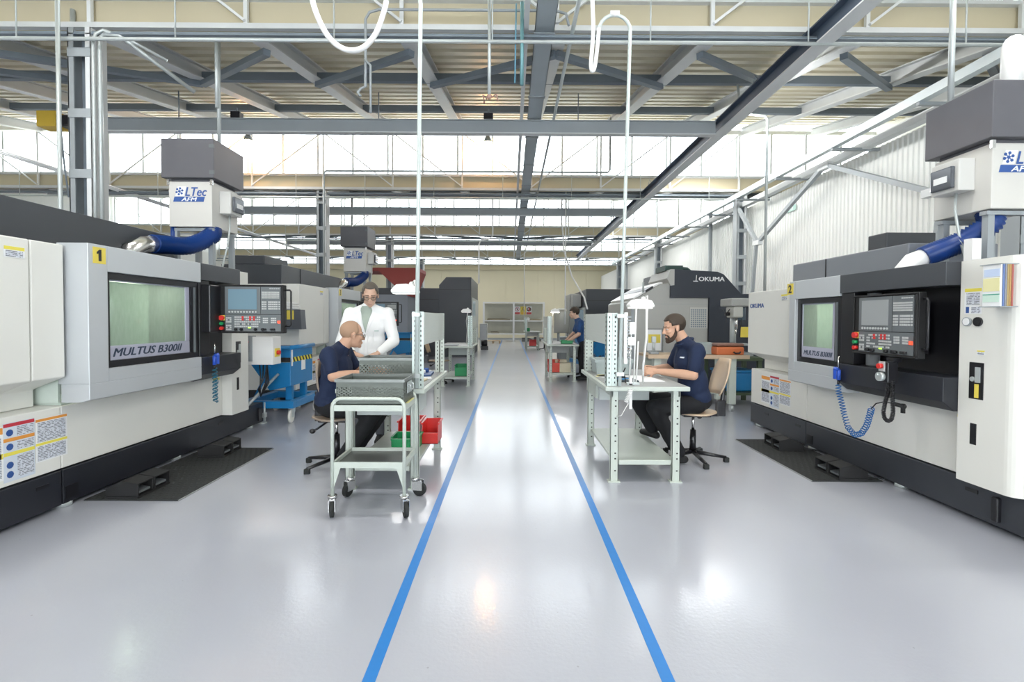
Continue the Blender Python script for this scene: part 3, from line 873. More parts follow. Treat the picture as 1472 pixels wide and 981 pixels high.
# floor mats with raised studs, and twin foot pedals
def floor_mat_obj(label, x0, x1, y0, y1, side):
    t = thing('anti_fatigue_mat', label, 'mat', ((x0 + x1) / 2, (y0 + y1) / 2, 0))
    w, l = (x1 - x0) / 2, (y1 - y0) / 2
    m_ = MB(); m_.prism([(-w, 0), (w, 0), (w - .012, .012), (-w + .012, .012)], 1, -l, l); m_.build('sheet', rubber, t)
    m_ = MB(); q = .05
    nx, ny = int(2 * w / q), int(2 * l / q)
    for i in range(nx):
        for j in range(ny):
            cx, cy = -w + q * (i + .5 + .5 * (j % 2)), -l + q * (j + .5)
            if cx < w - .02: m_.add([(cx - .019, cy, .012), (cx, cy - .019, .012), (cx + .019, cy, .012), (cx, cy + .019, .012), (cx, cy, .0165)], [(0, 1, 4), (1, 2, 4), (2, 3, 4), (3, 0, 4)])
    m_.build('stud_pattern', rubber, t, kind='stuff')
    e = w - .003 if side > 0 else -w + .003
    m_ = MB(); m_.box(e - .004, e + .004, -l, l, .001, .008); m_.build('edge_strip', mat('mat_edge', (.35, .36, .37), .5), t)
    return t
floor_mat_obj('black studded mat below the machine with the number 1 plate', -3.12, -2.42, 3.54, 4.97, 1)
floor_mat_obj('black studded mat below the machine with the looped black pendant cable', 2.52, 3.12, 4.03, 5.42, -1)

def pedals(label, loc, rz):
    t = thing('foot_pedal', label, 'pedal', loc, rz)
    m_ = MB(); m_.box(-.17, .17, -.10, .14, 0, .015); m_.build('base_plate', blackm, t)
    for s in (-1, 1):
        m_ = MB()
        cx = s * .085
        m_.prism([(-.10, .015), (-.10, .105), (.02, .125), (.14, .07), (.14, .015)], 0, cx - .08, cx - .07)
        m_.prism([(-.10, .015), (-.10, .105), (.02, .125), (.14, .07), (.14, .015)], 0, cx + .07, cx + .08)
        m_.prism([(-.10, .098), (-.10, .108), (.02, .13), (.15, .07), (.15, .06), (.02, .12)], 0, cx - .08, cx + .08)
        m_.box(cx - .07, cx + .07, .12, .14, .015, .06)
        m_.build('guard', blackm, t, bevel=.003)
        m_ = MB(); m_.prism([(-.09, .03), (-.09, .045), (.1, .07), (.1, .02)], 0, cx - .055, cx + .055); m_.build('treadle', panelg, t)
    m_ = MB(); m_.tube([(.1, .14, .03), (.12, .2, .02), (.18, .26, .02)], .008, 6); m_.build('cable', black, t)
    return t
pd1 = pedals('black twin foot pedal at the front corner of the mat beside the cart aisle', (-2.83, 3.72, .012), PI / 2)
dup(pd1, (-2.83, 4.77, .012), PI / 2 + .05, 'black twin foot pedal under the swung-out control panel, further back')
dup(pd1, (2.85, 4.19, .012), -PI / 2, 'black twin foot pedal below the looped black pendant cable')
dup(pd1, (2.85, 5.08, .012), -PI / 2 - .05, 'black twin foot pedal below the silver door, nearest the seated bearded man')

# ------------------------------------------------------------------ oil-mist extractors on the machines
def mist_extractor(label, loc, leg=.48, elbow=(-.32, -.45, -.30), full=True):
    """origin: centre of the housing's lower edge; front with the lettering towards -y"""
    t = thing('mist_extractor', label, 'extractor', loc)
    w, d = .235, .25
    m_ = MB(); m_.box(-w, w, -d, d, .0, .49); m_.build('housing', mat('extractor_white', (.64, .63, .60), .45), t, bevel=.006)
    m_ = MB(); m_.box(-w - .05, w + .05, -d - .045, d + .045, .52, .94); m_.box(-w + .02, w - .02, -d + .02, d - .02, .49, .52); m_.build('filter_box', mat('extractor_slate', (.115, .115, .13), .45, var=.08, vscale=5), t, bevel=.006)
    for z in (.58, .86):
        m_ = MB(); m_.box(w + .0, w + .055, -d - .049, -d - .035, z - .02, z + .02); m_.build('hinge', panelg, t)
    for sx in (-1, 1): m_ = MB(); m_.box(sx * w - .013, sx * w + .013, -d - .012, -d + .01, .45, .51); m_.build('latch', steel, t)
    m_ = MB()
    for sx in (-1, 1):
        for sy in (-1, 1):
            m_ = MB(); m_.box(sx * (w - .04) - .025, sx * (w - .04) + .025, sy * (d - .06) - .025, sy * (d - .06) + .025, -leg, -.01); m_.build('leg', steelg, t)
    for sy in (-1, 1):
        for z in (-.04, -leg): m_ = MB(); m_.box(-w, w, sy * (d - .06) - .03, sy * (d - .06) + .03, z, z + .03); m_.build('stand_rail', steelg, t)
    # lettering plate
    z0 = .27
    m_ = MB(); sh = .035
    def para(x0, x1, za, zb, mi):
        k = lambda z: (z - z0) * .25
        m_.add([(x0 + k(za), -d - .0025, za), (x1 + k(za), -d - .0025, za), (x1 + k(zb), -d - .0025, zb), (x0 + k(zb), -d - .0025, zb), (x0 + k(za), -d + .001, za), (x1 + k(za), -d + .001, za), (x1 + k(zb), -d + .001, zb), (x0 + k(zb), -d + .001, zb)],
               [(0, 1, 2, 3), (4, 5, 1, 0), (5, 6, 2, 1), (6, 7, 3, 2), (7, 4, 0, 3)], mi)
    para(-.185, .145, z0, z0 + .055, 0)
    para(-.175, -.085, z0 + .06, z0 + .165, 1)
    m_.build('emblem_plate', [mat('logo_blue', (.035, .10, .34), .5), paper], t)
    m_ = MB()
    for a in range(6):
        an = PI / 3 * a + .3; rr = .033
        c = (-.115 + rr * math.cos(an), -d - .003, z0 + .112 + rr * math.sin(an))
        m_.cyl(c, (c[0], c[1] - .002, c[2]), .012, 8)
        m_.bar((-.115, -d - .004, z0 + .112), c, .006, .002, up=(0, 1, 0))
    m_.cyl((-.115, -d - .003, z0 + .112), (-.115, -d - .005, z0 + .112), .013, 8)
    m_.build('emblem_dots', MATS['logo_blue'], t)
    text_obj('brand_lettering', 'LTec', .135, MATS['logo_blue'], t, (-.062, -d - .002, z0 + .064), (PI / 2, 0, 0), shear=.25, thick=.003, sx=.86)
    text_obj('model_lettering', 'AFM', .058, paper, t, (-.095, -d - .004, z0 + .007), (PI / 2, 0, 0), shear=.25, thick=.001, sx=1.45)
    return t

def switch_box(t, side, w=.235):
    m_ = MB(); x = side * w
    m_.box(min(x, x + side * .13), max(x, x + side * .13), -.12, .13, .17, .42); b = m_.build('switch_box', mat('switch_grey', (.62, .62, .60), .45), t, bevel=.008)
    x2 = x + side * .13
    m_ = MB(); m_.box(min(x2, x2 + side * .03), max(x2, x2 + side * .03), -.09, .11, .20, .37); m_.build('clear_cover', mat('smoked_cover', (.10, .11, .13), .1), b, bevel=.01)
    m_ = MB(); m_.box(min(x2, x2 + side * .034), max(x2, x2 + side * .034), -.05, .07, .25, .30); m_.build('breaker_row', paper, b)
    m_ = MB(); m_.tube([(x + side * .06, -.02, .17), (x + side * .06, -.02, .02), (x + side * .045, -.05, -.2), (x + side * .02, -.1, -.42)], .011, 6); m_.build('cable', galv, t)
    return b

def ribbed_hose(t, path, r, m, n=34):
    path = [Vector(p) for p in path]
    # catmull resample
    P = [path[0]] + path + [path[-1]]; pts = []
    for i in range(1, len(P) - 2):
        for k in range(8):
            q = k / 8; a, b, c, d = P[i - 1], P[i], P[i + 1], P[i + 2]
            pts.append(.5 * ((2 * b) + (c - a) * q + (2 * a - 5 * b + 4 * c - d) * q * q + (3 * b - a - 3 * c + d) * q ** 3))
    pts.append(path[-1])
    o = []; rs = []
    for i, (a, b) in enumerate(zip(pts, pts[1:])):
        o.append(a); rs.append(r * .87); o.append(a.lerp(b, .5)); rs.append(r * 1.06)
    o.append(pts[-1]); rs.append(r)
    h = MB(); h.tube(o, rs, 16); return h.build('suction_hose', m, t)

e1 = mist_extractor('white extractor with slate top box and curved blue hose, beside the laced column', (-3.50, 5.60, 2.335), .485)
switch_box(e1, 1)
ribbed_hose(e1, [(.17, -.14, .0), (.17, -.17, -.09), (.08, -.40, -.23), (.02, -.66, -.26), (-.0, -.82, -.275)], .088, hoseb)
m_ = MB(); m_.tube([(-.0, -.80, -.272), (-.02, -.92, -.30), (-.06, -1.0, -.36), (-.08, -1.02, -.48)], [.082, .082, .085, .09], 16); m_.build('steel_elbow', steel, e1)
m_ = MB(); m_.tube([(-.22, -.2, 0), (-.22, -.2, -.25)], .03, 8); m_.build('drain_hose', hoseb, e1)
e2 = mist_extractor('large white extractor with slate top box near the ribbed pale wall', (3.85, 3.93, 2.20), .44)
switch_box(e2, -1)
ribbed_hose(e2, [(-.1, -.1, .0), (-.12, -.12, -.10), (-.24, .0, -.22), (-.38, .06, -.29), (-.46, .08, -.33)], .083, hoseb)
m_ = MB(); m_.tube([(-.45, .08, -.325), (-.53, .10, -.36), (-.58, .11, -.43), (-.58, .11, -.5)], [.07, .072, .074, .076], 16); m_.build('steel_elbow', white, e2)
m_ = MB(); m_.tube([(-.02, .05, -.02), (.02, .02, -.15), (.0, .05, -.3), (-.05, .1, -.4)], .03, 10); m_.build('drain_hose', hoseb, e2)
m_ = MB(); m_.box(-.34, -.27, -.22, -.15, -.46, -.22); m_.build('socket_strip', white, e2)
m_ = MB(); m_.tube([(.15, .0, .94), (.15, .0, 1.25), (.17, .02, 1.34), (.26, .1, 1.42), (.6, .4, 1.5)], .07, 14); m_.build('exhaust_pipe', white, e2)
e3 = mist_extractor('small white extractor with slate top box above the standing man', (-3.3, 10.57, 2.33), .48)
switch_box(e3, 1)
ribbed_hose(e3, [(.17, -.14, .0), (.17, -.17, -.09), (.08, -.40, -.23), (.02, -.66, -.26), (-.0, -.82, -.275)], .088, hoseb)
m_ = MB(); m_.tube([(-.0, -.80, -.272), (-.02, -.92, -.30), (-.06, -1.0, -.36), (-.08, -1.02, -.48)], [.082, .082, .085, .09], 16); m_.build('steel_elbow', steel, e3)
# ================================================================== workbenches (aisle side = -x, worker side = +x, near end = y 0)
def perf_leg(x, y, z0, z1, w=.065, d=.04, flip=1):
    m_ = MB(); t = .004
    m_.box(x - w / 2, x + w / 2, y, y + t, z0, z1, 0)
    m_.box(x - w / 2, x - w / 2 + t, y, y + d, z0, z1, 0); m_.box(x + w / 2 - t, x + w / 2, y, y + d, z0, z1, 0)
    z = z0 + .08
    k = 0
    while z < z1 - .04:
        m_.box(x - .007 + flip * .008, x + .007 + flip * .008, y - .0015, y, z, z + .011, 1); z += (.10, .045)[k % 2]; k += 1
    return m_
def upright(x, y, z0, z1, side):
    """perforated L-shaped rack post"""
    m_ = MB(); t = .004
    m_.box(x - .022, x + .022, y, y + t, z0, z1, 0); m_.box(x - .022, x - .022 + t, y, y + .07, z0, z1, 0) if side > 0 else m_.box(x + .022 - t, x + .022, y, y + .07, z0, z1, 0)
    z = z0 + .02
    while z < z1 - .02:
        m_.box(x - .004, x + .004, y - .0015, y, z, z + .016, 1); m_.box(x - .0235 if side > 0 else x + .022, x - .022 if side > 0 else x + .0235, y + .03, y + .042, z, z + .016, 1); z += .038
    return m_
hole = mat('hole_dark', (.03, .03, .03), .8)

def workbench(label, loc, L=1.3, panel=True, drawer=True, mirror=False, h=.80, mast=True, apron=True, drawer_near=False):
    """mirror=True puts the worker side at -x"""
    t = thing('workbench', label, 'workbench', loc)
    S = -1 if mirror else 1
    def bx(m_, x0, x1, *q): return m_.box(min(S * x0, S * x1), max(S * x0, S * x1), *q)
    m_ = MB(); bx(m_, -.03, .66, -.06, L, h - .035, h); m_.build('worktop', benchm, t, bevel=.006)
    m_ = MB(); bx(m_, .0, .64, -.045, L - .015, h, h + .004); m_.build('worktop_mat', mat('bench_mat', (.30, .31, .31), .55, var=.1, vscale=12), t)
    for x in (.06, .57):
        for y in (0, L - .13):
            m_ = perf_leg(S * x, y, .012, h - .035); m_.build('leg', [benchm, hole], t)
            m_ = MB(); m_.box(S * x - .05, S * x + .05, y - .015, y + .055, 0, .012); m_.build('foot_plate', benchm, t)
    m_ = MB(); bx(m_, .06, .57, .02, L - .1, .155, .18); bx(m_, .10, .53, .006, .024, .145, .185); m_.build('lower_shelf', benchm, t, bevel=.004)
    m_ = MB(); bx(m_, .035, .045, 0, L - .09, h - .09, h - .035); bx(m_, .585, .595, 0, L - .09, h - .09, h - .035); m_.build('top_rail', benchm, t)
    if apron:
        m_ = MB(); bx(m_, .03, .05, L * .55, L - .02, h - .22, h - .036); m_.build('side_apron', benchm, t)
    if drawer:
        y0, y1 = (.06, .5) if drawer_near else (L - .65, L - .18)
        m_ = MB(); bx(m_, .05, .53, y0, y1, h - .225, h - .037); m_.build('drawer_box', mat('drawer_grey', (.50, .54, .53), .45), t, bevel=.004)
    if panel:
        zt = h + .60
        for y, s in ((-.03, 1), (L - .17, -1)):
            for dx in (0, .046):
                m_ = upright(S * (.005 + dx), y + (0 if dx == 0 else .0), h + .004, zt, 1 if dx == 0 else -1); m_.build('upright', [benchm if s < 0 else mat('zinc_green', (.50, .57, .54), .4, metal=.3, var=.06), hole], t)
        m_ = MB(); bx(m_, -.012, -.004, .02, L - .16, h + .34, zt - .005)
        n = 10
        for i in range(n):
            z = h + .355 + .0245 * i
            bx(m_, -.0155, -.012, .03, L - .17, z, z + .017)
        m_.build('back_panel', mat('panel_pale', (.62, .66, .63), .4), t)
    return t

br1 = workbench('grey bench with raised back panel where the bearded man sits', (.80, 3.99, 0))
bl1 = workbench('grey bench with raised back panel where the bald man sits', (-.69, 3.80, 0), mirror=True, drawer_near=True, apron=False)
br2 = workbench('grey bench with orange-red bin, where the man in a bright blue shirt stands', (.80, 10.4, 0))
bl2 = workbench('grey bench with a white lamp and green bin beside the tall slate machine', (-.77, 9.6, 0), mirror=True, apron=False)
br3 = workbench('small far bench in front of the warning signs', (.62, 20.6, 0), panel=True)

def mast(label, x, y, z0, zt, r, lean, bend, n=10):
    """supply mast clamped to a bench upright, hooked over at the top towards -x"""
    t = thing('supply_mast', label, 'pole', (x, y, z0))
    H = zt - z0
    pts = [(0, 0, 0), (lean * .5, 0, (H - bend) * .5), (lean, 0, H - bend)] + [(p[0], p[1], p[2]) for p in arc((lean - bend, 0, H - bend), bend, 0, 180, n)][1:]
    m_ = MB(); m_.tube(pts, r, 10); m_.build('pole', mat('mast_zinc', (.60, .67, .65), .35, metal=.15), t)
    for z in (.08, .55):
        m_ = MB(); m_.box(-.03, .03, -.028, .028, z, z + .03); m_.build('clamp', galv, t)
    return t, (x + lean - 2 * bend, y, z0 + H - bend)
mR, endR = mast('slim galvanised mast hooked over above the bearded man’s bench'.replace('’', "'"), .885, 3.93, .81, 3.77, .014, .055, .125)
mL, endL = mast("tall galvanised mast hooked over above the bald man's bench", -.725, 3.75, .81, 3.86, .016, .03, .13)
m_ = MB(); m_.cyl((.05 - .125 - .03, 0, 2.97), (.05 - .125 + .04, 0, 2.97), .024, 10); m_.build('sleeve', white, mR)
# white hoses hanging from the roof rails to the masts
def smooth(path, k=8):
    P = [Vector(p) for p in path]; P = [P[0]] + P + [P[-1]]; out = []
    for i in range(1, len(P) - 2):
        for j in range(k):
            q = j / k; a, b, c, d = P[i - 1], P[i], P[i + 1], P[i + 2]
            out.append(.5 * ((2 * b) + (c - a) * q + (2 * a - 5 * b + 4 * c - d) * q * q + (3 * b - a - 3 * c + d) * q ** 3))
    return out + [P[-2]]
x, y, z = endR
m_ = MB(); m_.tube(smooth([(x, y, z + .02), (x - .012, y, z - .14), (x - .03, y, z - .28), (x - .05, y - .01, z - .32), (x - .062, y - .01, z - .26), (x - .045, y, z), (x - .055, y, z + .3), (x - .05, y, z + .72)]), .016, 8)
tag(m_.build('supply_hose', white), 'white coiled hose dangling in a narrow loop beside the slim mast', 'hose')
x, y, z = endL
m_ = MB(); m_.tube(smooth([(x, y, z + .02), (x - .02, y, z - .06), (x - .08, y, z - .22), (x - .18, y, z - .33), (x - .30, y, z - .345), (x - .42, y, z - .27), (x - .52, y, z - .1), (x - .585, y, z + .15), (x - .62, y, z + .6)]), .021, 8)
tag(m_.build('supply_hose', white), 'white hose drooping in a wide curve from the roof to the tall mast', 'hose')

# ------------------------------------------------------------------ bench lamps
def bench_lamp(label, loc, rz, lit, arm):
    t = thing('bench_lamp', label, 'lamp', loc, rz)
    m_ = MB(); m_.prism([(-.10, -.025), (.10, -.025), (.11, -.01), (.085, .035), (.02, .05), (-.06, .045), (-.105, .0)], 1, -.075, .075); m_.build('lamp_shade', white, t, bevel=.012)
    m_ = MB(); m_.box(-.09, .09, -.06, .06, -.031, -.025); m_.build('light_tube', mat('lit_tube' if lit else 'unlit_tube', (.95, .95, .95), .4, emit=(1, .98, .93), estr=11 if lit else .6), t)
    m_ = MB()
    for d in (-.012, .012): m_.tube([(p[0], p[1] + d, p[2]) for p in arm], .006, 6)
    m_.build('arm', white, t)
    m_ = MB(); m_.ell(arm[0], .022, 10, 6); m_.build('joint', white, t)
    return t
lr = bench_lamp('lit white bench lamp over the bearded man\'s hands', (1.12, 4.22, 1.475), 0, True, [(.03, 0, .05), (.06, 0, .08), (.03, -.1, -.28), (.0, -.12, -.52), (.0, -.12, -.66)])
ll = bench_lamp('white bench lamp clamped high on the tall mast', (-.86, 3.98, 1.575), 0, False, [(.05, 0, .05), (.08, -.02, .08), (.10, -.06, -.02), (.12, -.14, -.15)])
l2 = bench_lamp('small white lamp on a thin arm before the tall slate machine', (-.93, 10.2, 1.50), 0, False, [(.03, 0, .05), (.05, 0, .06), (.0, -.0, -.2), (.02, .0, -.40), (.0, 0, -.69)])
l4 = bench_lamp('small white lamp in front of the man in a bright blue shirt', (1.0, 11.0, 1.52), 0, True, [(.0, 0, .05), (-.03, 0, .06), (-.06, -.0, -.2), (-.04, .0, -.40), (-.05, 0, -.71)])
l3 = bench_lamp('tiny white lamp on the far bench under the warning signs', (.72, 21.0, 1.33), 0, False, [(.03, 0, .05), (.05, 0, .06), (.0, -.0, -.2), (.0, 0, -.52)])

# tool stand with rods and dial columns in front of the bearded man
ts = thing('gauge_stand', 'tall white measuring stand of slender rods beside the bearded man', 'stand', (1.02, 4.06, .805))
m_ = MB(); m_.box(-.05, .05, -.04, .04, 0, .015); m_.build('base', galv, ts)
m_ = MB()
for dx, zt in ((-.025, .52), (.012, .64), (.032, .36)):
    m_ = MB(); m_.cyl((dx, 0, .01), (dx + .015, 0, zt), .006, 8); m_.build('rod', white, ts)
m_ = MB(); m_.box(-.075, -.045, -.01, .01, .17, .60); m_.build('rail', white, ts)
m_ = MB()
for k in range(13): m_.box(-.05, -.02, -.012, -.006, .22 + .028 * k, .232 + .028 * k)
m_.build('scale_notches', steelg, ts, kind='stuff')
m_ = MB(); m_.box(-.03, .015, -.02, .02, .42, .52); m_.build('slider', white, ts)
m_ = MB(); m_.box(-.04, .01, -.02, .02, .33, .39); m_.cyl((-.02, -.02, .3), (-.045, .0, .22), .012, 8); m_.build('clamp_head', steel, ts)
m_ = MB(); m_.box(-.035, -.012, -.05, -.04, -.20, .06); m_.box(-.035, -.012, -.05, .04, .0, .012); m_.build('table_clamp', white, ts)
m_ = MB(); m_.tube([(-.06, -.0, .14), (-.075, 0, .1), (-.06, .0, .04), (-.065, -.04, .02)], .006, 6); m_.build('cable', black, ts)
m_ = MB(); m_.tube(coil([(.97, 3.90, .79), (.95, 3.89, .73), (.93, 3.89, .68)], .018, 9, .004, 8) + [Vector((.92, 3.9, .62)), Vector((.90, 3.92, .57)), Vector((.87, 3.95, .555))], .003, 5)
tag(m_.build('coil_cord', white), "white coiled cord hanging under the bearded man's bench", 'cord')

# ------------------------------------------------------------------ perforated steel crates
def perf_wall(m_, p0, ux, uz, w, h, nx, nz, z_lo, z_hi):
    """sheet from p0 spanned by ux*w, uz*h with diamond holes in rows between z_lo and z_hi"""
    p0, ux, uz = Vector(p0), Vector(ux), Vector(uz)
    P = lambda a, b: p0 + ux * a + uz * b
    m_.add([P(0, 0), P(w, 0), P(w, z_lo), P(0, z_lo)], [(0, 1, 2, 3)])
    m_.add([P(0, z_hi), P(w, z_hi), P(w, h), P(0, h)], [(0, 1, 2, 3)])
    cw, ch = w / nx, (z_hi - z_lo) / nz
    for i in range(nx):
        for j in range(nz):
            a, b = i * cw, z_lo + j * ch
            if (i + j) % 2: m_.add([P(a, b), P(a + cw, b), P(a + cw, b + ch), P(a, b + ch)], [(0, 1, 2, 3)]); continue
            c = [P(a, b), P(a + cw, b), P(a + cw, b + ch), P(a, b + ch)]
            d = [P(a + cw / 2, b + ch * .02), P(a + cw * .98, b + ch / 2), P(a + cw / 2, b + ch * .98), P(a + cw * .02, b + ch / 2)]
            m_.add(c + d, [(0, 1, 5, 4), (1, 2, 6, 5), (2, 3, 7, 6), (3, 0, 4, 7)])
def steel_crate(label, loc, rz, w=.50, d=.32, h=.20, group=None):
    t = thing('perforated_crate', label, 'crate', loc, rz, group)
    for (p0, ux, L) in (((-w / 2, -d / 2, 0), (1, 0, 0), w), ((w / 2, -d / 2, 0), (0, 1, 0), d), ((w / 2, d / 2, 0), (-1, 0, 0), w), ((-w / 2, d / 2, 0), (0, -1, 0), d)):
        m_ = MB(); n = max(8, int(L / .0145) // 2 * 2); perf_wall(m_, p0, ux, (0, 0, 1), L, h, n, 9, .03, h - .055); m_.build('side_wall', crate, t)
    m_ = MB(); m_.box(-w / 2, w / 2, -d / 2, d / 2, .0, .004); m_.build('bottom', crate, t)
    m_ = MB()
    r = .009
    m_.box(-w / 2 - r, w / 2 + r, -d / 2 - r, -d / 2 + .002, h - .02, h); m_.box(-w / 2 - r, w / 2 + r, d / 2 - .002, d / 2 + r, h - .02, h)
    m_.box(-w / 2 - r, -w / 2 + .002, -d / 2, d / 2, h - .02, h); m_.box(w / 2 - .002, w / 2 + r, -d / 2, d / 2, h - .02, h); m_.build('rim', mat('crate_rim', (.20, .215, .205), .35, metal=.4), t)
    for s in (-1, 1):
        m_ = MB(); x = s * (w / 2 + .004)
        m_.tube([(x, -.05, h - .05), (x + s * .018, -.05, h - .055), (x + s * .02, -.05, h - .09), (x + s * .02, .05, h - .09), (x + s * .018, .05, h - .055), (x, .05, h - .05)], .006, 6); m_.box(min(x, x + s * .006), max(x, x + s * .006), -.07, .07, h - .11, h - .03); m_.build('handle', galv, t)
    return t
steel_crate('grey perforated crate standing on the wheeled cart', (-.96, 3.49, .757), 0, .46, .34, .172)
steel_crate("grey perforated crate at the front end of the bald man's bench", (-.985, 4.02, .806), .02, .44, .30, .225)

# ------------------------------------------------------------------ wheeled cart
ct = thing('wheeled_cart', 'pale two-shelf cart with tube frame on four black castors', 'cart', (-.965, 3.49, 0))
w, d = .245, .19
for yy in (-d, d):
    pts = [(-w, yy, .13), (-w, yy, .74)] + [(-w + .06 - .06 * math.cos(a), yy, .74 + .06 * math.sin(a)) for a in (.4, .8, 1.2, PI / 2)] + [(w - .06 + .06 * math.sin(a), yy, .74 + .06 * math.cos(a)) for a in (0, .4, .8, 1.2)] + [(w, yy, .74), (w, yy, .13)]
    m_ = MB(); m_.tube(pts, .0125, 10); m_.build('tube_frame', benchm, ct)
for z, tr in ((.725, benchm), (.335, benchm)):
    m_ = MB(); m_.box(-w, w, -d, d, z, z + .006, 1); m_.box(-w, w, -d - .004, -d + .012, z - .01, z + .03, 0); m_.box(-w, w, d - .012, d + .004, z - .01, z + .03, 0); m_.box(-w - .004, -w + .012, -d, d, z - .01, z + .03, 0); m_.box(w - .012, w + .004, -d, d, z - .01, z + .03, 0)
    m_.build('shelf', [benchm, mat('tray_liner', (.10, .10, .095), .3, metal=.3)], ct)
for sx in (-1, 1):
    m_ = MB(); m_.prism([(sx * w, .325), (sx * (w - .055), .325), (sx * w, .16)], 1, -d - .003, -d + .003); m_.build('gusset', benchm, ct)
m_ = MB(); m_.box(w - .016, w + .006, -.1, .12, .752, .757); m_.build('yellow_strip', mat('pale_yellow', (.75, .72, .30), .6), ct)
for (sx, sy, an) in ((-1, -1, .25), (1, -1, .45), (-1, 1, -.35), (1, 1, 1.4)):
    x, y = sx * w, sy * d
    c, s_ = math.cos(an), math.sin(an)
    m_ = MB(Matrix.Translation((x, y, 0)) @ Matrix.Rotation(an, 4, 'Z'))
    m_.cyl((0, 0, .118), (0, 0, .14), .032, 12); m_.box(-.022, -.018, -.06, .02, .045, .12); m_.box(.018, .022, -.06, .02, .045, .12); m_.box(-.022, .022, -.03, .022, .11, .12)
    ca = m_.build('castor', steel, ct)
    m_ = MB(Matrix.Translation((x, y, 0)) @ Matrix.Rotation(an, 4, 'Z'))
    m_.tube([(-.014, -.035, .052), (-.012, -.035, .052), (.012, -.035, .052), (.014, -.035, .052)], [.044, .052, .052, .044], 18); m_.build('wheel', rubber, ca)

# ------------------------------------------------------------------ work chairs
def work_chair(label, loc, rz, woodm, seat=.47, lean=.10, bo=.22):
    """worker faces +x"""
    t = thing('work_chair', label, 'chair', loc, rz)
    m_ = MB()
    out = []
    for k in range(20):
        a = 2 * PI * k / 20; r = .205 * (1 + .06 * math.cos(4 * a)); out.append((r * math.cos(a) * 1.02, r * math.sin(a)))
    m_.prism(out, 2, seat - .018, seat); m_.build('seat', woodm, t, bevel=.006)
    m_ = MB(); vs = []; fs = []
    n, k = 7, 8
    for i in range(k + 1):
        tt = i / k; z = seat + .16 + .34 * tt; half = .17 * (math.sin(PI * (.16 + .72 * tt)) ** .5)
        for j in range(n + 1):
            q = (j / n * 2 - 1); yy = half * q
            xx = -bo - lean * tt - .05 * (1 - q * q) + .03
            for dx in (0, -.014): vs.append((xx + dx, yy, z))
    W = (n + 1) * 2
    for i in range(k):
        for j in range(n):
            a = i * W + j * 2
            fs += [(a, a + 2, a + W + 2, a + W), (a + 1, a + W + 1, a + W + 3, a + 3)]
    for i in range(k):
        a = i * W; fs.append((a, a + W, a + W + 1, a + 1)); a = i * W + n * 2; fs.append((a, a + 1, a + W + 1, a + W))
    for j in range(n):
        a = j * 2; fs.append((a, a + 1, a + 3, a + 2)); a = k * W + j * 2; fs.append((a, a + 2, a + 3, a + 1))
    m_.add(vs, fs, smooth=True); m_.build('backrest', woodm, t)
    m_ = MB(); m_.tube([(-.1, 0, seat - .04), (-bo - .02, 0, seat - .04), (-bo - .05, 0, seat + .02), (-bo - .07, 0, seat + .22)], .02, 8); m_.box(-bo - .08, -bo, -.03, .03, seat - .05, seat + .1); m_.build('back_stem', black, t, bevel=.006)
    m_ = MB(); m_.box(-.14, .12, -.09, .09, seat - .05, seat - .019); m_.build('mechanism', black, t, bevel=.008)
    m_ = MB(); m_.tube([(-.05, -.08, seat - .04), (-.1, -.19, seat - .08), (-.14, -.2, seat - .10)], .009, 6); m_.ell((-.14, -.2, seat - .1), (.028, .02, .022), 8, 6); m_.build('lever', black, t)
    m_ = MB(); m_.cyl((0, 0, .28), (0, 0, seat - .04), .014, 12); m_.build('gas_spring', steel, t)
    m_ = MB(); m_.cyl((0, 0, .07), (0, 0, .29), .031, 14, r1=.027); m_.build('column_sleeve', black, t)
    for k in range(5):
        a = 2 * PI * k / 5 + .35
        m_ = MB(); m_.tube([(.02 * math.cos(a), .02 * math.sin(a), .08), (.17 * math.cos(a), .17 * math.sin(a), .06), (.30 * math.cos(a), .30 * math.sin(a), .045)], [.024, .018, .014], 8)
        lg = m_.build('base_arm', black, t)
        m_ = MB(); c = (.30 * math.cos(a), .30 * math.sin(a)); m_.box(c[0] - .024, c[0] + .024, c[1] - .018, c[1] + .018, 0, .045); m_.build('glide', rubber, lg, bevel=.005)
    return t
ch1 = work_chair('beech-backed black work chair carrying the bearded man', (1.76, 4.66, 0), PI, wood, .475)
ch2 = work_chair('dark-framed work chair carrying the bald man', (-1.58, 4.42, 0), 0, mat('brown_ply', (.30, .24, .19), .4), .46, .04, .11)
ch3 = work_chair('far wooden work chair by the small bench under the signs', (1.45, 20.9, 0), PI, woodt, .55)
ch4 = work_chair('work chair with only its black base showing behind the green bin', (-1.5, 10.2, 0), 0, woodt, .47)
ch5 = work_chair('work chair pushed in behind the man in a bright blue shirt', (1.62, 11.3, 0), PI, blackm, .47)

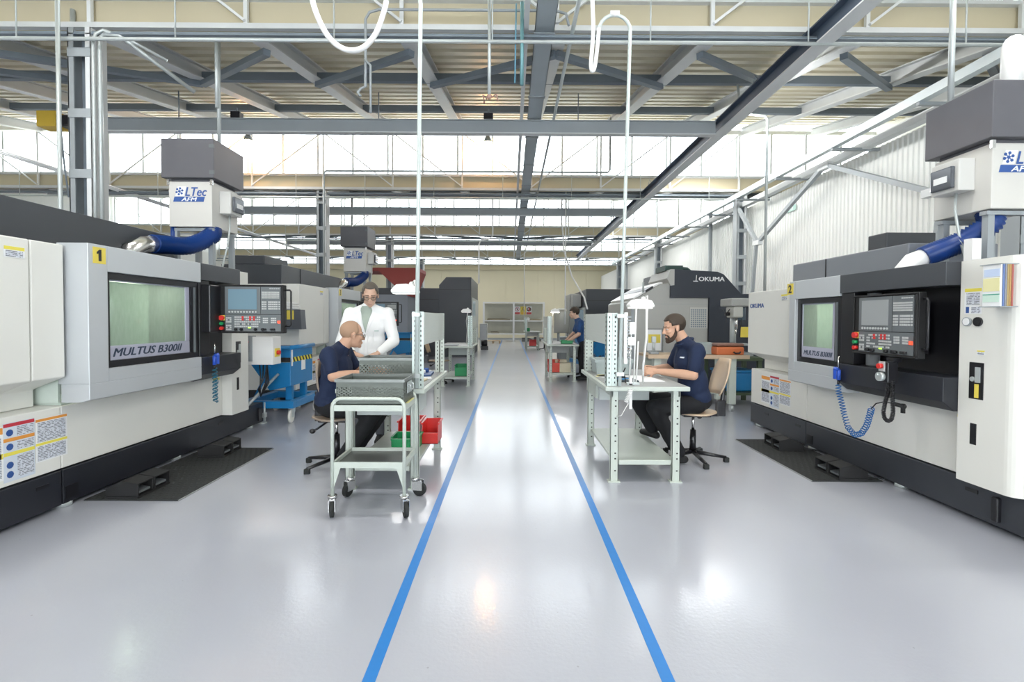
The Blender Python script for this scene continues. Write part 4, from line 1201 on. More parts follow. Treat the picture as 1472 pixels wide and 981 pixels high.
# ------------------------------------------------------------------ things on the benches
def open_bin(label, name, loc, rz, w, d, h, m, low=.55, group=None):
    t = thing(name, label, 'bin', loc, rz, group)
    k = .012
    m_ = MB()
    m_.box(-w / 2, w / 2, -d / 2, d / 2, 0, .006)
    m_.prism([(-d / 2, 0), (d / 2, 0), (d / 2, h), (-d / 2 + .12 * d, h), (-d / 2 + .02, h * low), (-d / 2 - .015, h * low)], 0, -w / 2, -w / 2 + .005)
    m_.prism([(-d / 2, 0), (d / 2, 0), (d / 2, h), (-d / 2 + .12 * d, h), (-d / 2 + .02, h * low), (-d / 2 - .015, h * low)], 0, w / 2 - .005, w / 2)
    m_.box(-w / 2, w / 2, d / 2 - .005, d / 2, 0, h); m_.box(-w / 2, w / 2, -d / 2 - .0, -d / 2 + .005, 0, h * low)
    m_.build('tub', m, t)
    m_ = MB(); m_.box(-w / 2 - k, -w / 2, -d / 2 + .1 * d, d / 2 + k, h - .014, h); m_.box(w / 2, w / 2 + k, -d / 2 + .1 * d, d / 2 + k, h - .014, h); m_.box(-w / 2, w / 2, d / 2, d / 2 + k, h - .014, h); m_.box(-w / 2 - .004, w / 2 + .004, -d / 2 - .02, -d / 2, h * low - .012, h * low); m_.build('rim', m, t)
    return t
open_bin("red plastic bin under the bald man's bench", 'parts_bin', (-.96, 4.72, .182), 0, .20, .32, .19, red)
open_bin("red plastic bin closest to the aisle under the bald man's bench", 'parts_bin', (-.745, 4.62, .182), 0, .15, .26, .19, red)
open_bin("green plastic bin in front of the red bin under the bald man's bench", 'parts_bin', (-.93, 4.38, .182), 0, .23, .22, .115, green, .9)
open_bin('large green bin on the lower shelf of the bench with the thin-armed lamp', 'parts_bin', (-.98, 10.0, .182), 0, .28, .4, .22, green, .8)
open_bin('green bin on the bench before the man in a bright blue shirt', 'parts_bin', (1.22, 10.62, .806), PI / 2, .2, .24, .075, green, .9)
open_bin('orange-red bin under the bench of the man in a bright blue shirt', 'parts_bin', (.95, 10.75, .182), 0, .24, .35, .26, mat('orange_red', (.72, .06, .03), .4), .8)
open_bin('tiny red bin under the small far bench', 'parts_bin', (.95, 20.9, .182), 0, .3, .3, .26, red)
open_bin('tiny green bin on top of the small far bench', 'parts_bin', (.72, 20.8, .806), 0, .2, .2, .14, green)

def euro_box(label, loc, w, d, h, m):
    t = thing('plastic_crate', label, 'crate', loc)
    m_ = MB(); m_.prism([(-w / 2 + .012, 0), (w / 2 - .012, 0), (w / 2, h), (w / 2 - .006, h), (w / 2 - .02, .008), (-w / 2 + .02, .008), (-w / 2 + .006, h), (-w / 2, h)], 1, -d / 2 + .006, d / 2 - .006); m_.box(-w / 2 + .01, w / 2 - .01, -d / 2, -d / 2 + .007, 0, h); m_.box(-w / 2 + .01, w / 2 - .01, d / 2 - .007, d / 2, 0, h); m_.build('tub', m, t)
    m_ = MB(); m_.box(-w / 2 - .01, w / 2 + .01, -d / 2 - .012, -d / 2, h - .03, h); m_.box(-w / 2 - .01, w / 2 + .01, d / 2, d / 2 + .012, h - .03, h); m_.box(-w / 2 - .012, -w / 2, -d / 2, d / 2, h - .03, h); m_.box(w / 2, w / 2 + .012, -d / 2, d / 2, h - .03, h); m_.build('rim', m, t)
    for x in [-w / 2 + .03 + (w - .06) * i / 4 for i in range(5)]:
        m_ = MB(); m_.box(x - .006, x + .006, -d / 2 - .009, -d / 2, .005, h - .03); m_.build('rib', m, t)
    m_ = MB(); m_.box(w / 2 - .004, w / 2 + .002, -.05, .05, h - .075, h - .045); m_.build('grip_hole', black, t)
    return t
euro_box("grey plastic crate on the back of the bearded man's bench", (1.02, 4.93, .806), .36, .30, .145, crateg)

def flat(name, label, cat, loc, rz, w, d, m, h=.003, group=None):
    m_ = MB(); m_.box(-w / 2, w / 2, -d / 2, d / 2, 0, h)
    o = m_.build(name, m, loc=loc, rot=(0, 0, rz)); tag(o, label, cat, group); return o
flat('paper_sheet', "large white sheet under the bearded man's hands", 'paper', (1.16, 4.45, .8045), .1, .34, .45, paper)
flat('paper_sheet', "white sheet lying by the grey plastic crate", 'paper', (.96, 4.58, .8045), .5, .2, .28, paper)
flat('paper_sheet', "pale yellow sheet near the back posts, bearded man's bench", 'paper', (.88, 4.66, .8045), -.3, .1, .16, papery)
flat('foam_tray', "dark foam tray with small tools on the bearded man's bench", 'tray', (1.0, 4.28, .8045), .06, .22, .17, mat('dark_foam', (.05, .07, .08), .8), .012)
for i, (x, y, a) in enumerate(((.96, 4.30, .2), (1.0, 4.26, -.1), (1.04, 4.31, .4))):
    m_ = MB(); m_.cyl((-.05, 0, .006), (.01, 0, .006), .006, 8, mi=0); m_.cyl((.01, 0, .006), (.06, 0, .006), .003, 6, mi=1)
    o = m_.build('screwdriver', [mat('blue_handle', (.04, .25, .55), .4), steel], loc=(x, y, .8165), rot=(0, 0, a)); tag(o, ('leftmost', 'middle', 'rightmost')[i] + ' of the blue-handled drivers in the dark foam tray', 'tool', 'drivers in the foam tray')
flat('blue_folder', "flat blue tray of parts on the bald man's bench, near the far posts", 'tray', (-.86, 4.66, .8045), .05, .22, .3, mat('navy_tray', (.03, .08, .22), .5), .02)
flat('carton_sheet', "pale cardboard sheet on the bald man's bench behind the front posts", 'cardboard', (-.84, 4.18, .8045), -.05, .2, .26, mat('pale_card', (.70, .60, .40), .7), .012)
flat('paper_sheet', "white sheet between the cardboard and the blue tray", 'paper', (-.80, 4.42, .8045), .2, .16, .15, paper)
flat('paper_sheet', 'white sheet on the bench before the tall slate machine', 'paper', (-1.02, 9.85, .8045), .2, .3, .3, paper)
for i, (x, y, m, r, h) in enumerate(((-.83, 4.64, paper, .02, .03), (-.90, 4.70, steel, .022, .035), (-.82, 4.74, blu_ink, .025, .04))):
    m_ = MB(); m_.lathe([(r, 0), (r, h * .8), (r * .8, h)], 12); o = m_.build('small_jar', m, loc=(x, y, .8245))
    tag(o, ('white small pot in the blue tray', 'shiny metal pot in the blue tray', 'dark blue pot in the blue tray')[i], 'pot')
# metal workpieces on the bench with the boxed machine parts
flat('sheet_stack', 'flat pile of metal sheets on the bench before the tall slate machine', 'sheet', (-1.2, 9.75, .8045), 0, .3, .25, steelg, .02)
for i, y in enumerate((10.7, 11.0)):
    flat('carton', ('beige carton on the shelf beside the orange-red bin', 'paler carton behind the orange-red bin')[i], 'box', (1.18 - .06 * i, y, .182), .1, .26, .22, mat('carton', (.66, .60, .45), .7), .2 + .05 * i)
# ================================================================== people
from mathutils.bvhtree import BVHTree
skin = mat('skin', (.58, .345, .24), .5, var=.06, vscale=18, spec=.35)
skin_pale = mat('skin_pale', (.62, .40, .30), .5, var=.06, vscale=18, spec=.35)
navy = mat('navy_cotton', (.007, .017, .055), .85, bump=.25, bscale=300, var=.12, vscale=9)
navy2 = mat('blue_cotton', (.015, .06, .19), .85, var=.15, vscale=9)
trous = mat('black_cloth', (.006, .0065, .009), .85, bump=.25, bscale=260, var=.15, vscale=8)
coatm = mat('white_cotton', (.86, .87, .88), .8, bump=.15, bscale=260)
shirtg = mat('grey_green_cotton', (.36, .42, .37), .85)
hairb = mat('dark_brown_hair', (.045, .03, .02), .6, bump=.5, bscale=120)
hairg = mat('greying_hair', (.10, .085, .07), .6, bump=.5, bscale=120)
beardm = mat('dark_beard', (.05, .028, .018), .7, bump=.5, bscale=150)
stub = mat('shaved_hair', (.40, .25, .165), .7)
eyew = mat('eye_white', (.55, .50, .46), .3)
iris = mat('eye_iris', (.04, .03, .02), .2)
lipm = mat('lip', (.50, .23, .19), .5)
lens = glass_mat('lens_glass', (.95, .97, .97), .10)
wr = bpy.data.textures.new('cloth_folds', 'CLOUDS'); wr.noise_scale = .09; wr.noise_depth = 2

def remesh(m_, name, mats, parent, vox, smooth=4, disp=0.0, cut=None):
    o = m_.build(name, mats, None)
    r = o.modifiers.new('r', 'REMESH'); r.mode = 'VOXEL'; r.voxel_size = vox; r.use_smooth_shade = True
    s = o.modifiers.new('s', 'SMOOTH'); s.factor = .5; s.iterations = smooth
    if disp:
        d = o.modifiers.new('d', 'DISPLACE'); d.texture = wr; d.strength = disp; d.mid_level = .5
    dg = bpy.context.evaluated_depsgraph_get()
    me = bpy.data.meshes.new_from_object(o.evaluated_get(dg))
    old = o.data
    bpy.data.objects.remove(o); bpy.data.meshes.remove(old)
    me.name = name
    me.materials.clear()
    for q in (mats if isinstance(mats, (list, tuple)) else [mats]): me.materials.append(q)
    if cut:
        bm = bmesh.new(); bm.from_mesh(me)
        for co, no in cut:
            bmesh.ops.bisect_plane(bm, geom=bm.verts[:] + bm.edges[:] + bm.faces[:], plane_co=co, plane_no=no, clear_outer=True)
        bm.to_mesh(me); bm.free()
    for p in me.polygons: p.use_smooth = True; p.material_index = 0
    return mesh_obj(name, me, parent)

def hand(m_, w, d, n, side, curl=.5, spread=1.0):
    """w wrist, d towards the fingers, n the way the palm faces; side +1 thumb on d x n"""
    w, d, n = Vector(w), Vector(d).normalized(), Vector(n)
    n = (n - d * n.dot(d)).normalized(); t = d.cross(n) * side
    for k, (off, L) in enumerate(((.027, .088), (.009, .094), (-.009, .089), (-.026, .080))):
        kn = w + d * L + t * off
        m_.cap(w + d * .01 + t * off * .6, kn, .014, .0115, 8)
        a = .25 + curl * .5; p = kn; r = .0095
        for j, fl in enumerate((.040, .026, .020)):
            fl *= (.92, 1.05, 1.0, .82)[k]
            dd = d * math.cos(a) + n * math.sin(a) + t * off * .9 * spread
            q = p + dd.normalized() * fl
            m_.cap(p, q, r, r - .0012, 8); p = q; r -= .001; a += curl * .85
    b = w + d * .028 + t * .022
    k1 = b + (d * .55 + t * .62 + n * .35).normalized() * .042
    k2 = k1 + (d * .9 + t * .18 + n * .35).normalized() * .032
    k3 = k2 + (d * .95 - t * .05 + n * .45).normalized() * .024
    m_.cap(b - t * .008, k1, .014, .0115, 8); m_.cap(k1, k2, .0112, .0098, 8); m_.cap(k2, k3, .0098, .008, 8)

def head(m_, H):
    """H: 4x4 head frame, x forwards, y left, z up, origin between the ears"""
    keep = m_.M; m_.M = keep @ H
    m_.ell((-.012, 0, .036), (.097, .077, .088), 20, 14)
    m_.ell((.028, 0, -.03), (.064, .061, .085), 16, 12)
    m_.ell((.040, 0, -.080), (.046, .047, .034), 14, 10)
    m_.ell((.078, 0, -.098), (.018, .024, .017), 10, 8)
    m_.cap((.090, 0, .016), (.113, 0, -.028), .008, .0125, 8)
    for s in (-1, 1):
        m_.ell((.102, s * .012, -.033), (.011, .009, .008), 8, 6)
        m_.ell((.066, s * .040, -.022), (.024, .022, .020), 10, 8)
        m_.cap((.084, s * .012, .024), (.070, s * .050, .022), .010, .010, 8)
        m_.ell((-.004, s * .079, -.006), (.019, .009, .032), 10, 8)
        m_.ell((.002, s * .080, -.028), (.011, .008, .013), 8, 6)
    m_.cap((.092, -.020, -.061), (.092, .020, -.061), .0075, .0075, 8)
    m_.cap((.090, -.016, -.071), (.090, .016, -.071), .0085, .0085, 8)
    m_.M = keep

def face_parts(t, H, hair, hairf, brow, glasses=None, beard=None):
    for s in (-1, 1):
        m_ = MB(H); m_.ell((.0775, s * .031, .001), (.012, .013, .008), 12, 8, mi=0); m_.ell((.0862, s * .031, .000), (.004, .0058, .0055), 8, 6, mi=1); m_.build('eye', [eyew, iris], t)
        m_ = MB(H); m_.cap((.0935, s * .014, .027), (.083, s * .050, .029), .0042, .003, 6); m_.build('eyebrow', brow, t)
    m_ = MB(H); m_.cap((.0985, -.018, -.0655), (.0985, .018, -.0655), .0035, .0035, 6); m_.build('mouth', lipm, t)
    if hair:
        c, r, sc, f = hairf
        m_ = MB(H); n, k = 36, 26; vs = []; fs = []
        rr = rnd
        for i in range(k + 1):
            th = PI * i / k
            for j in range(n):
                a = 2 * PI * j / n; q = sc
                vs.append((c[0] + r[0] * q * math.sin(th) * math.cos(a), c[1] + r[1] * q * math.sin(th) * math.sin(a), c[2] + r[2] * q * math.cos(th)))
        for i in range(k):
            for j in range(n):
                ids = (i * n + j, (i + 1) * n + j, (i + 1) * n + (j + 1) % n, i * n + (j + 1) % n)
                cc = sum((Vector(vs[q]) for q in ids), Vector()) / 4
                if f(cc): fs.append(ids)
        m_.add(vs, fs, smooth=True)
        o = m_.build('hair', hair, t)
        bm = bmesh.new(); bm.from_mesh(o.data)
        bmesh.ops.delete(bm, geom=[v for v in bm.verts if not v.link_faces], context='VERTS')
        bmesh.ops.remove_doubles(bm, verts=bm.verts, dist=1e-5)
        bm.to_mesh(o.data); bm.free()
        sd = o.modifiers.new('s', 'SOLIDIFY'); sd.thickness = .014 if hair is not stub else .004; sd.offset = -.2
    if glasses:
        m_ = MB(H)
        for s in (-1, 1):
            pts = [(.104 - .18 * abs(.026 * math.cos(a)) * 0 - (.010 if s * math.cos(a) * s > .5 else 0) * 0, s * .034 + .025 * math.cos(a), -.004 + .017 * math.sin(a)) for a in [2 * PI * q / 16 for q in range(16)]]
            m_.tube(pts, .0026, 6, closed=True)
            m_.tube([(.104, s * .059, .002), (.06, s * .078, .004), (.0, s * .086, .006), (-.015, s * .086, -.012)], .0022, 6)
        m_.tube([(.104, -.009, .0), (.108, 0, .003), (.104, .009, .0)], .0022, 6)
        g = m_.build('glasses', glasses, t)
        for s in (-1, 1):
            m_ = MB(H); m_.cyl((.1035, s * .034, -.004), (.1045, s * .034, -.004), .024, 16); m_.build('lens', lens, g)
    if beard:
        m_ = MB(H)
        for s in (-1, 1):
            pts = [(.008, s * .068, .0), (.012, s * .067, -.035), (.030, s * .058, -.075), (.058, s * .036, -.103), (.088, 0, -.112)]
            for a, b, r0, r1 in zip(pts, pts[1:], (.010, .013, .018, .022), (.013, .018, .022, .024)): m_.cap(a, b, r0, r1, 8)
            m_.cap((.098, s * .003, -.050), (.084, s * .030, -.062), .007, .007, 8); m_.cap((.084, s * .030, -.062), (.078, s * .03, -.095), .009, .012, 8)
        m_.cap((.095, 0, -.085), (.09, 0, -.115), .014, .018, 8)
        remesh(m_, 'beard', beard, t, .006, 2)

def hframe(c, yaw=0, pitch=0, roll=0):
    return Matrix.Translation(c) @ Matrix.Rotation(math.radians(yaw), 4, 'Z') @ Matrix.Rotation(math.radians(pitch), 4, 'Y') @ Matrix.Rotation(math.radians(roll), 4, 'X')

def person(label, loc, rz, J, skinm, top, legs, shoe, H, long_sleeve=False, coat_z=None, sleeve=.72, vox=.006):
    t = thing('person', label, 'person', loc, rz)
    P = {k: Vector(v) for k, v in J.items() if k not in ('hl', 'hr')}
    b = MB()
    head(b, H)
    hc = H.translation
    b.cap(hc + H.to_3x3() @ Vector((-.02, 0, -.04)), P['neck'], .056, .06, 14)
    b.cap(P['neck'], P['chest'], .065, .10, 12); b.cap(P['chest'], P['pelvis'], .11, .11, 12)
    for s in 'lr':
        b.cap(P['neck'] - Vector((0, 0, .03)), P['sh' + s], .05, .052, 10)
        b.cap(P['sh' + s], P['el' + s], .050, .040, 12)
        d = P['wr' + s] - P['el' + s]
        b.cap(P['el' + s], P['el' + s] + d * .35, .045, .045, 12); b.cap(P['el' + s] + d * .35, P['wr' + s], .045, .028, 12)
        w, dd, n, sd, cu = J['h' + s]
        b.cap(P['wr' + s], Vector(w) + Vector(dd).normalized() * .02, .026, .021, 10)
        hand(b, w, dd, n, sd, cu)
        b.cap(P['pelvis'], P['hi' + s], .10, .08, 10); b.cap(P['hi' + s], P['kn' + s], .075, .052, 10); b.cap(P['kn' + s], P['an' + s], .050, .034, 10)
    remesh(b, 'body', skinm, t, vox, 2)
    # upper garment
    g = MB()
    R = (P['neck'] - P['pelvis']).normalized()
    g.ell(P['chest'] + R * .02, (.135, .185, .19), 16, 12); g.ell(P['chest'].lerp(P['pelvis'], .5), (.135, .172, .20), 16, 12); g.ell(P['pelvis'] + R * .05, (.14, .178, .13), 16, 12)
    sh = P['shl'].lerp(P['shr'], .5)
    g.cap(P['neck'] - R * .045, sh - R * .08, .075, .11, 14)
    up_ = (hc - P['neck']).normalized()
    g.cap(P['neck'] - up_ * .05, P['neck'] + up_ * (.004 if long_sleeve else .0), .088, .070 if long_sleeve else .072, 16)
    for s in 'lr':
        g.cap(P['neck'] - R * .005, P['sh' + s] - R * .012, .060, .062, 12); g.cap(P['chest'] + R * .05, P['sh' + s] - R * .03, .10, .072, 12)
        if long_sleeve:
            g.cap(P['sh' + s], P['el' + s], .072, .060, 12); e = P['el' + s].lerp(P['wr' + s], .86); g.cap(P['el' + s], e, .060, .047, 12)
        else:
            e = P['sh' + s].lerp(P['el' + s], sleeve); g.cap(P['sh' + s], e, .068, .060, 12)
    if coat_z is not None:
        g.cap(P['pelvis'] + Vector((0, .06, 0)), (P['pelvis'].x, .09, coat_z), .13, .14, 12); g.cap(P['pelvis'] + Vector((0, -.06, 0)), (P['pelvis'].x, -.09, coat_z), .13, .14, 12)
    up = remesh(g, 'coat' if coat_z is not None else 'shirt', top, t, .011, 5, .012)
    # trousers
    q = MB()
    q.ell(P['pelvis'] + Vector((0, 0, .015)), (.135, .17, .105), 14, 10)
    for s in 'lr':
        q.cap(P['hi' + s], P['kn' + s], .092, .078, 12); a = P['kn' + s].lerp(P['an' + s], .95); q.cap(P['kn' + s], a, .076, .064, 12)
    remesh(q, 'trousers', legs, t, .012, 4, .012)
    for s in 'lr':
        a = P['an' + s]; f = Vector(J.get('toe' + s, (1, 0, 0))).normalized()
        m_ = MB(); m_.cap(a + Vector((0, 0, -.005)), a + Vector((0, 0, -.04)), .042, .042, 10)
        m_.cap(a - f * .045 + Vector((0, 0, -.05)), a + f * .05 + Vector((0, 0, -.045)), .037, .043, 10); m_.cap(a + f * .05 + Vector((0, 0, -.045)), a + f * .165 + Vector((0, 0, -.058)), .043, .030, 10)
        remesh(m_, 'shoe', shoe, t, .008, 3, cut=[(a + Vector((0, 0, -.088)), (0, 0, -1))])
    return t, up

def surface_patch(t, src, name, m, poly, off=.004, res=.012, rows=None):
    """cloth piece lying on the front of a garment: poly in (y, z), dropped on the surface along -x"""
    me = src.data
    bv = BVHTree.FromPolygons([v.co[:] for v in me.vertices], [p.vertices[:] for p in me.polygons])
    zs = [p[1] for p in poly]; z0, z1 = min(zs), max(zs)
    n = max(2, int((z1 - z0) / res)); vs = []; fs = []
    K = 8
    for i in range(n + 1):
        z = z0 + (z1 - z0) * i / n + (1e-5 if i == 0 else -1e-5 if i == n else 0)
        xs = []
        for (a, b), (c, d) in zip(poly, poly[1:] + poly[:1]):
            if (b - z) * (d - z) <= 0 and abs(b - d) > 1e-9: xs.append(a + (c - a) * (z - b) / (d - b))
        if len(xs) < 2: xs = [poly[0][0]] * 2
        y0, y1 = min(xs), max(xs)
        for j in range(K + 1):
            y = y0 + (y1 - y0) * j / K
            h = bv.ray_cast(Vector((1.2, y, z)), Vector((-1, 0, 0)))
            x = h[0].x if h[0] else 0
            for o in (off, -.004): vs.append((x + o, y, z))
    W = (K + 1) * 2
    for i in range(n):
        for j in range(K):
            a = i * W + j * 2; fs.append((a, a + 2, a + W + 2, a + W))
        a = i * W; fs.append((a, a + W, a + W + 1, a + 1)); a = i * W + K * 2; fs.append((a + W, a, a + 1, a + W + 1))
    m_ = MB(); m_.add(vs, fs, smooth=True)
    return m_.build(name, m, t)

# --- bearded man at the right-hand bench, facing the aisle
J = dict(pelvis=(0, 0, .565), chest=(.075, 0, .92), neck=(.125, 0, 1.135), shl=(.07, .185, 1.075), shr=(.085, -.185, 1.075), ell=(.13, .25, .845), elr=(.18, -.25, .86),
         wrl=(.385, .085, .862), wrr=(.385, -.09, .872), hil=(.03, .09, .56), hir=(.03, -.09, .56), knl=(.44, .125, .53), knr=(.53, -.13, .55), anl=(.20, .13, .10), anr=(.37, -.13, .272), toer=(.4, -.9, 0),
         hl=((.405, .075, .862), (.86, -.42, .02), (-.42, -.86, -.25), 1, .95), hr=((.405, -.08, .875), (.90, .38, .0), (-.3, .9, -.25), -1, .8))
# left hand palm turns in (towards -y), right hand palm turns in (towards +y)
H = hframe((.222, 0, 1.272), 0, 14)
man, up = person('bearded man in a navy polo shirt seated at the bench, head bowed', (1.775, 4.62, 0), PI, J, skin, navy, trous, blackm, H)
face_parts(man, H, hairb, ((-.012, 0, .036), (.097, .077, .088), 1.05, lambda c: (c.z > .078 if c.x > .045 else c.z > .03 if c.x > .02 else c.z > (.022 if abs(c.y) > .05 and c.x > -.03 else -.045))), hairb, beard=beardm)
m_ = MB(); m_.tube([(.125 + .075 * math.cos(a), .078 * math.sin(a), 1.135 - .035 * math.cos(a)) for a in [2 * PI * k / 18 for k in range(18)]], .014, 8, closed=True); m_.build('collar', navy, man)
surface_patch(man, up, 'placket', navy, [(-.016, .93), (.016, .93), (.016, 1.07), (-.016, 1.07)], .004)
surface_patch(man, up, 'shirt_emblem', mat('emblem_white', (.7, .74, .8), .7), [(.085, .99), (.125, .99), (.125, 1.003), (.085, 1.003)], .004, .004)
# --- bald man at the left-hand bench, head turned to the standing man
J = dict(pelvis=(0, 0, .555), chest=(.06, 0, .86), neck=(.11, .0, 1.075), shl=(.075, .19, 1.035), shr=(.06, -.19, 1.035), ell=(.17, .25, .84), elr=(.125, -.26, .845),
         wrl=(.42, .10, .868), wrr=(.40, -.11, .866), hil=(.03, .09, .55), hir=(.03, -.09, .55), knl=(.47, .12, .54), knr=(.45, -.12, .54), anl=(.18, .11, .10), anr=(.15, -.11, .10),
         hl=((.44, .09, .868), (.9, -.25, -.02), (0, -.5, -.9), 1, .5), hr=((.42, -.10, .867), (.92, .3, .0), (0, .5, -.9), -1, .5))
H = hframe((.195, .02, 1.195), 34, 6)
man2, up2 = person('bald man in a navy T-shirt seated at the bench, looking up sideways', (-1.635, 4.40, 0), 0, J, skin, navy, trous, blackm, H)
face_parts(man2, H, stub, ((-.012, 0, .036), (.097, .077, .088), 1.006, lambda c: (c.z < .16 and c.x < .03 and (c.z > (.016 if c.x > -.03 and abs(c.y) > .05 else -.04)))), hairb, glasses=mat('thin_frame', (.25, .22, .2), .3, metal=.6))
# --- standing man in a white coat behind the bench
J = dict(pelvis=(-.03, 0, .93), chest=(.0, 0, 1.24), neck=(.045, .01, 1.465), shl=(.0, .20, 1.395), shr=(.0, -.20, 1.395), ell=(.06, .285, 1.10), elr=(.08, -.275, 1.09),
         wrl=(.26, .17, .985), wrr=(.29, -.075, .985), hil=(-.03, .09, .9), hir=(-.03, -.09, .9), knl=(-.02, .11, .5), knr=(-.02, -.11, .5), anl=(-.03, .12, .09), anr=(-.03, -.12, .09),
         hl=((.275, .16, .98), (.55, -.55, -.30), (-.2, -.45, -.85), 1, .6), hr=((.30, -.055, .98), (.5, .78, -.18), (0, .2, -.95), -1, .35))
H = hframe((.105, .045, 1.595), 14, 24)
man3, up3 = person('tall man in a white lab coat and brown glasses, standing and looking down', (-1.535, 5.28, 0), -PI / 2, J, skin_pale, coatm, mat('grey_trousers', (.09, .095, .11), .85), blackm, H, long_sleeve=True, coat_z=.55)
face_parts(man3, H, hairg, ((-.012, 0, .036), (.097, .077, .088), 1.05, lambda c: (c.z > .085 if c.x > .045 else c.z > .03 if c.x > .02 else c.z > (.018 if abs(c.y) > .05 and c.x > -.03 else -.045))), hairb, glasses=mat('brown_frame', (.09, .04, .02), .35))
surface_patch(man3, up3, 'shirt_front', shirtg, [(0, 1.19), (.062, 1.43), (.05, 1.475), (-.05, 1.475), (-.062, 1.43)], .006)
surface_patch(man3, up3, 'lapel', coatm, [(.004, 1.16), (.064, 1.41), (.10, 1.38), (.066, 1.30)], .012)
surface_patch(man3, up3, 'lapel', coatm, [(-.004, 1.16), (-.064, 1.41), (-.10, 1.38), (-.066, 1.30)], .012)
surface_patch(man3, up3, 'placket', coatm, [(-.022, .96), (.022, .96), (.022, 1.17), (-.022, 1.17)], .005)
surface_patch(man3, up3, 'breast_pocket', coatm, [(.075, 1.10), (.165, 1.10), (.165, 1.20), (.075, 1.20)], .005)
surface_patch(man3, up3, 'pocket_emblem', mat('emblem_green', (.35, .5, .45), .7), [(.09, 1.207), (.13, 1.207), (.13, 1.214), (.09, 1.214)], .006, .004)
for s in (-1, 1):
    m_ = MB(); m_.tube([(.10, s * .006, 1.41), (.085, s * .05, 1.445), (.03, s * .075, 1.475), (-.02, s * .06, 1.50)], [.008, .014, .013, .011], 8); m_.build('shirt_collar', shirtg, man3)
for z in (1.13, 1.03):
    h = up3.closest_point_on_mesh(Vector((.3, .0, z)))[1]
    m_ = MB(); m_.cyl((h.x + .002, 0, z), (h.x + .010, 0, z), .009, 10); m_.build('button', paper, man3)
m_ = MB(); wv = Vector((.285, -.088, .988)); d = Vector((.21, .2, -.105)).normalized()
m_.tube([wv - d * .012, wv + d * .012], .034, 14); m_.build('wristwatch', black, man3)
# --- man in a bright blue shirt further back
J = dict(pelvis=(.0, 0, .86), chest=(.075, 0, 1.13), neck=(.135, 0, 1.325), shl=(.10, .18, 1.27), shr=(.10, -.18, 1.27), ell=(.14, .24, 1.02), elr=(.18, -.24, 1.03),
         wrl=(.34, .17, .88), wrr=(.36, -.14, .88), hil=(0, .09, .84), hir=(0, -.09, .84), knl=(.05, .10, .47), knr=(.04, -.11, .47), anl=(-.02, .11, .09), anr=(-.02, -.12, .09),
         hl=((.355, .16, .87), (.9, -.2, -.25), (0, -.3, -.9), 1, .5), hr=((.375, -.13, .87), (.9, .2, -.25), (0, .3, -.9), -1, .5))
H = hframe((.21, 0, 1.475), 0, 10)
man4, up4 = person('young man in a bright blue T-shirt standing at a far bench', (1.61, 10.72, 0), PI, J, skin_pale, navy2, trous, blackm, H, vox=.009)
face_parts(man4, H, hairb, ((-.012, 0, .040), (.097, .080, .088), 1.12, lambda c: (c.z > .062 if c.x > .045 else c.z > .02 if c.x > .02 else c.z > (.0 if abs(c.y) > .05 and c.x > -.03 else -.055))), hairb)
# ================================================================== overhead
# crane runway along the hall and the three bridges under it
rw = thing('crane_runway', 'long pale-bottomed crane runway beam running diagonally to the far wall', 'beam', (3.16, 0, 4.15))
m_ = MB(); m_.box(-.085, .085, .5, 23.2, 0, .016); m_.build('bottom_flange', steell, rw)
m_ = MB(); m_.box(-.012, .012, .5, 23.2, .016, .2); m_.box(-.085, .085, .5, 23.2, .2, .216); m_.build('web', mat('runway_shaded', (.07, .095, .14), .5, var=.08), rw)  # shade on the web is put into its dark colour
y = 1.5
while y < 23:
    m_ = MB(); m_.tube([(-.06, y, .216), (0, y + .12, .40), (.06, y, .216)], .008, 6); m_.build('hanger', steelb, rw); y += 1.6
for i, (y, xa) in enumerate(((7.4, -6.6), (13.2, -8.5), (18.6, -8.5))):
    t = thing('crane_bridge', ('nearest', 'middle', 'farthest')[i] + ' transverse crane bridge beam hung below the glazed roof', 'beam', (0, y, 4.12))
    m_ = MB(); m_.box(xa, 3.06, -.06, .06, 0, .014); m_.build('bottom_flange', steell, t)
    m_ = MB(); m_.box(xa, 3.06, -.035, .035, .014, .19); m_.box(xa, 3.06, -.06, .06, .19, .204); m_.build('web', steelg, t)
    for x in (-5.0, -2.0, 1.0):
        m_ = MB(); m_.tube([(x, -.0, .204), (x, 0, .62)], .008, 6); m_.build('hanger', steelb, t)
hz = thing('chain_hoist', 'yellow chain hoist at the left end of the crane bridge', 'hoist', (-6.78, 7.3, 4.12))
m_ = MB(); m_.box(-.15, .13, -.12, .12, 0, .23); m_.build('housing', mat('hoist_yellow', (.62, .42, .05), .5, var=.1), hz, bevel=.01)
m_ = MB(); m_.box(.13, .3, -.1, .1, .02, .18); m_.build('motor', black, hz, bevel=.02)
m_ = MB(); m_.tube([(.1, 0, .0), (.14, 0, -.5), (.2, .0, -1.0)], .012, 6); m_.build('chain', steelb, hz)
for i, x in enumerate((-4.13, -.35)):
    t = thing('control_box', ('black junction box on the crane bridge near the laced columns', 'black junction box on the crane bridge at mid-hall')[i], 'box', (x, 7.4, 4.324))
    m_ = MB(); m_.box(-.07, .07, -.06, .06, 0, .10); m_.build('housing', black, t, bevel=.01)
    m_ = MB(); m_.cyl((0, 0, .10), (0, 0, .17), .012, 8); m_.build('stem', steelb, t)
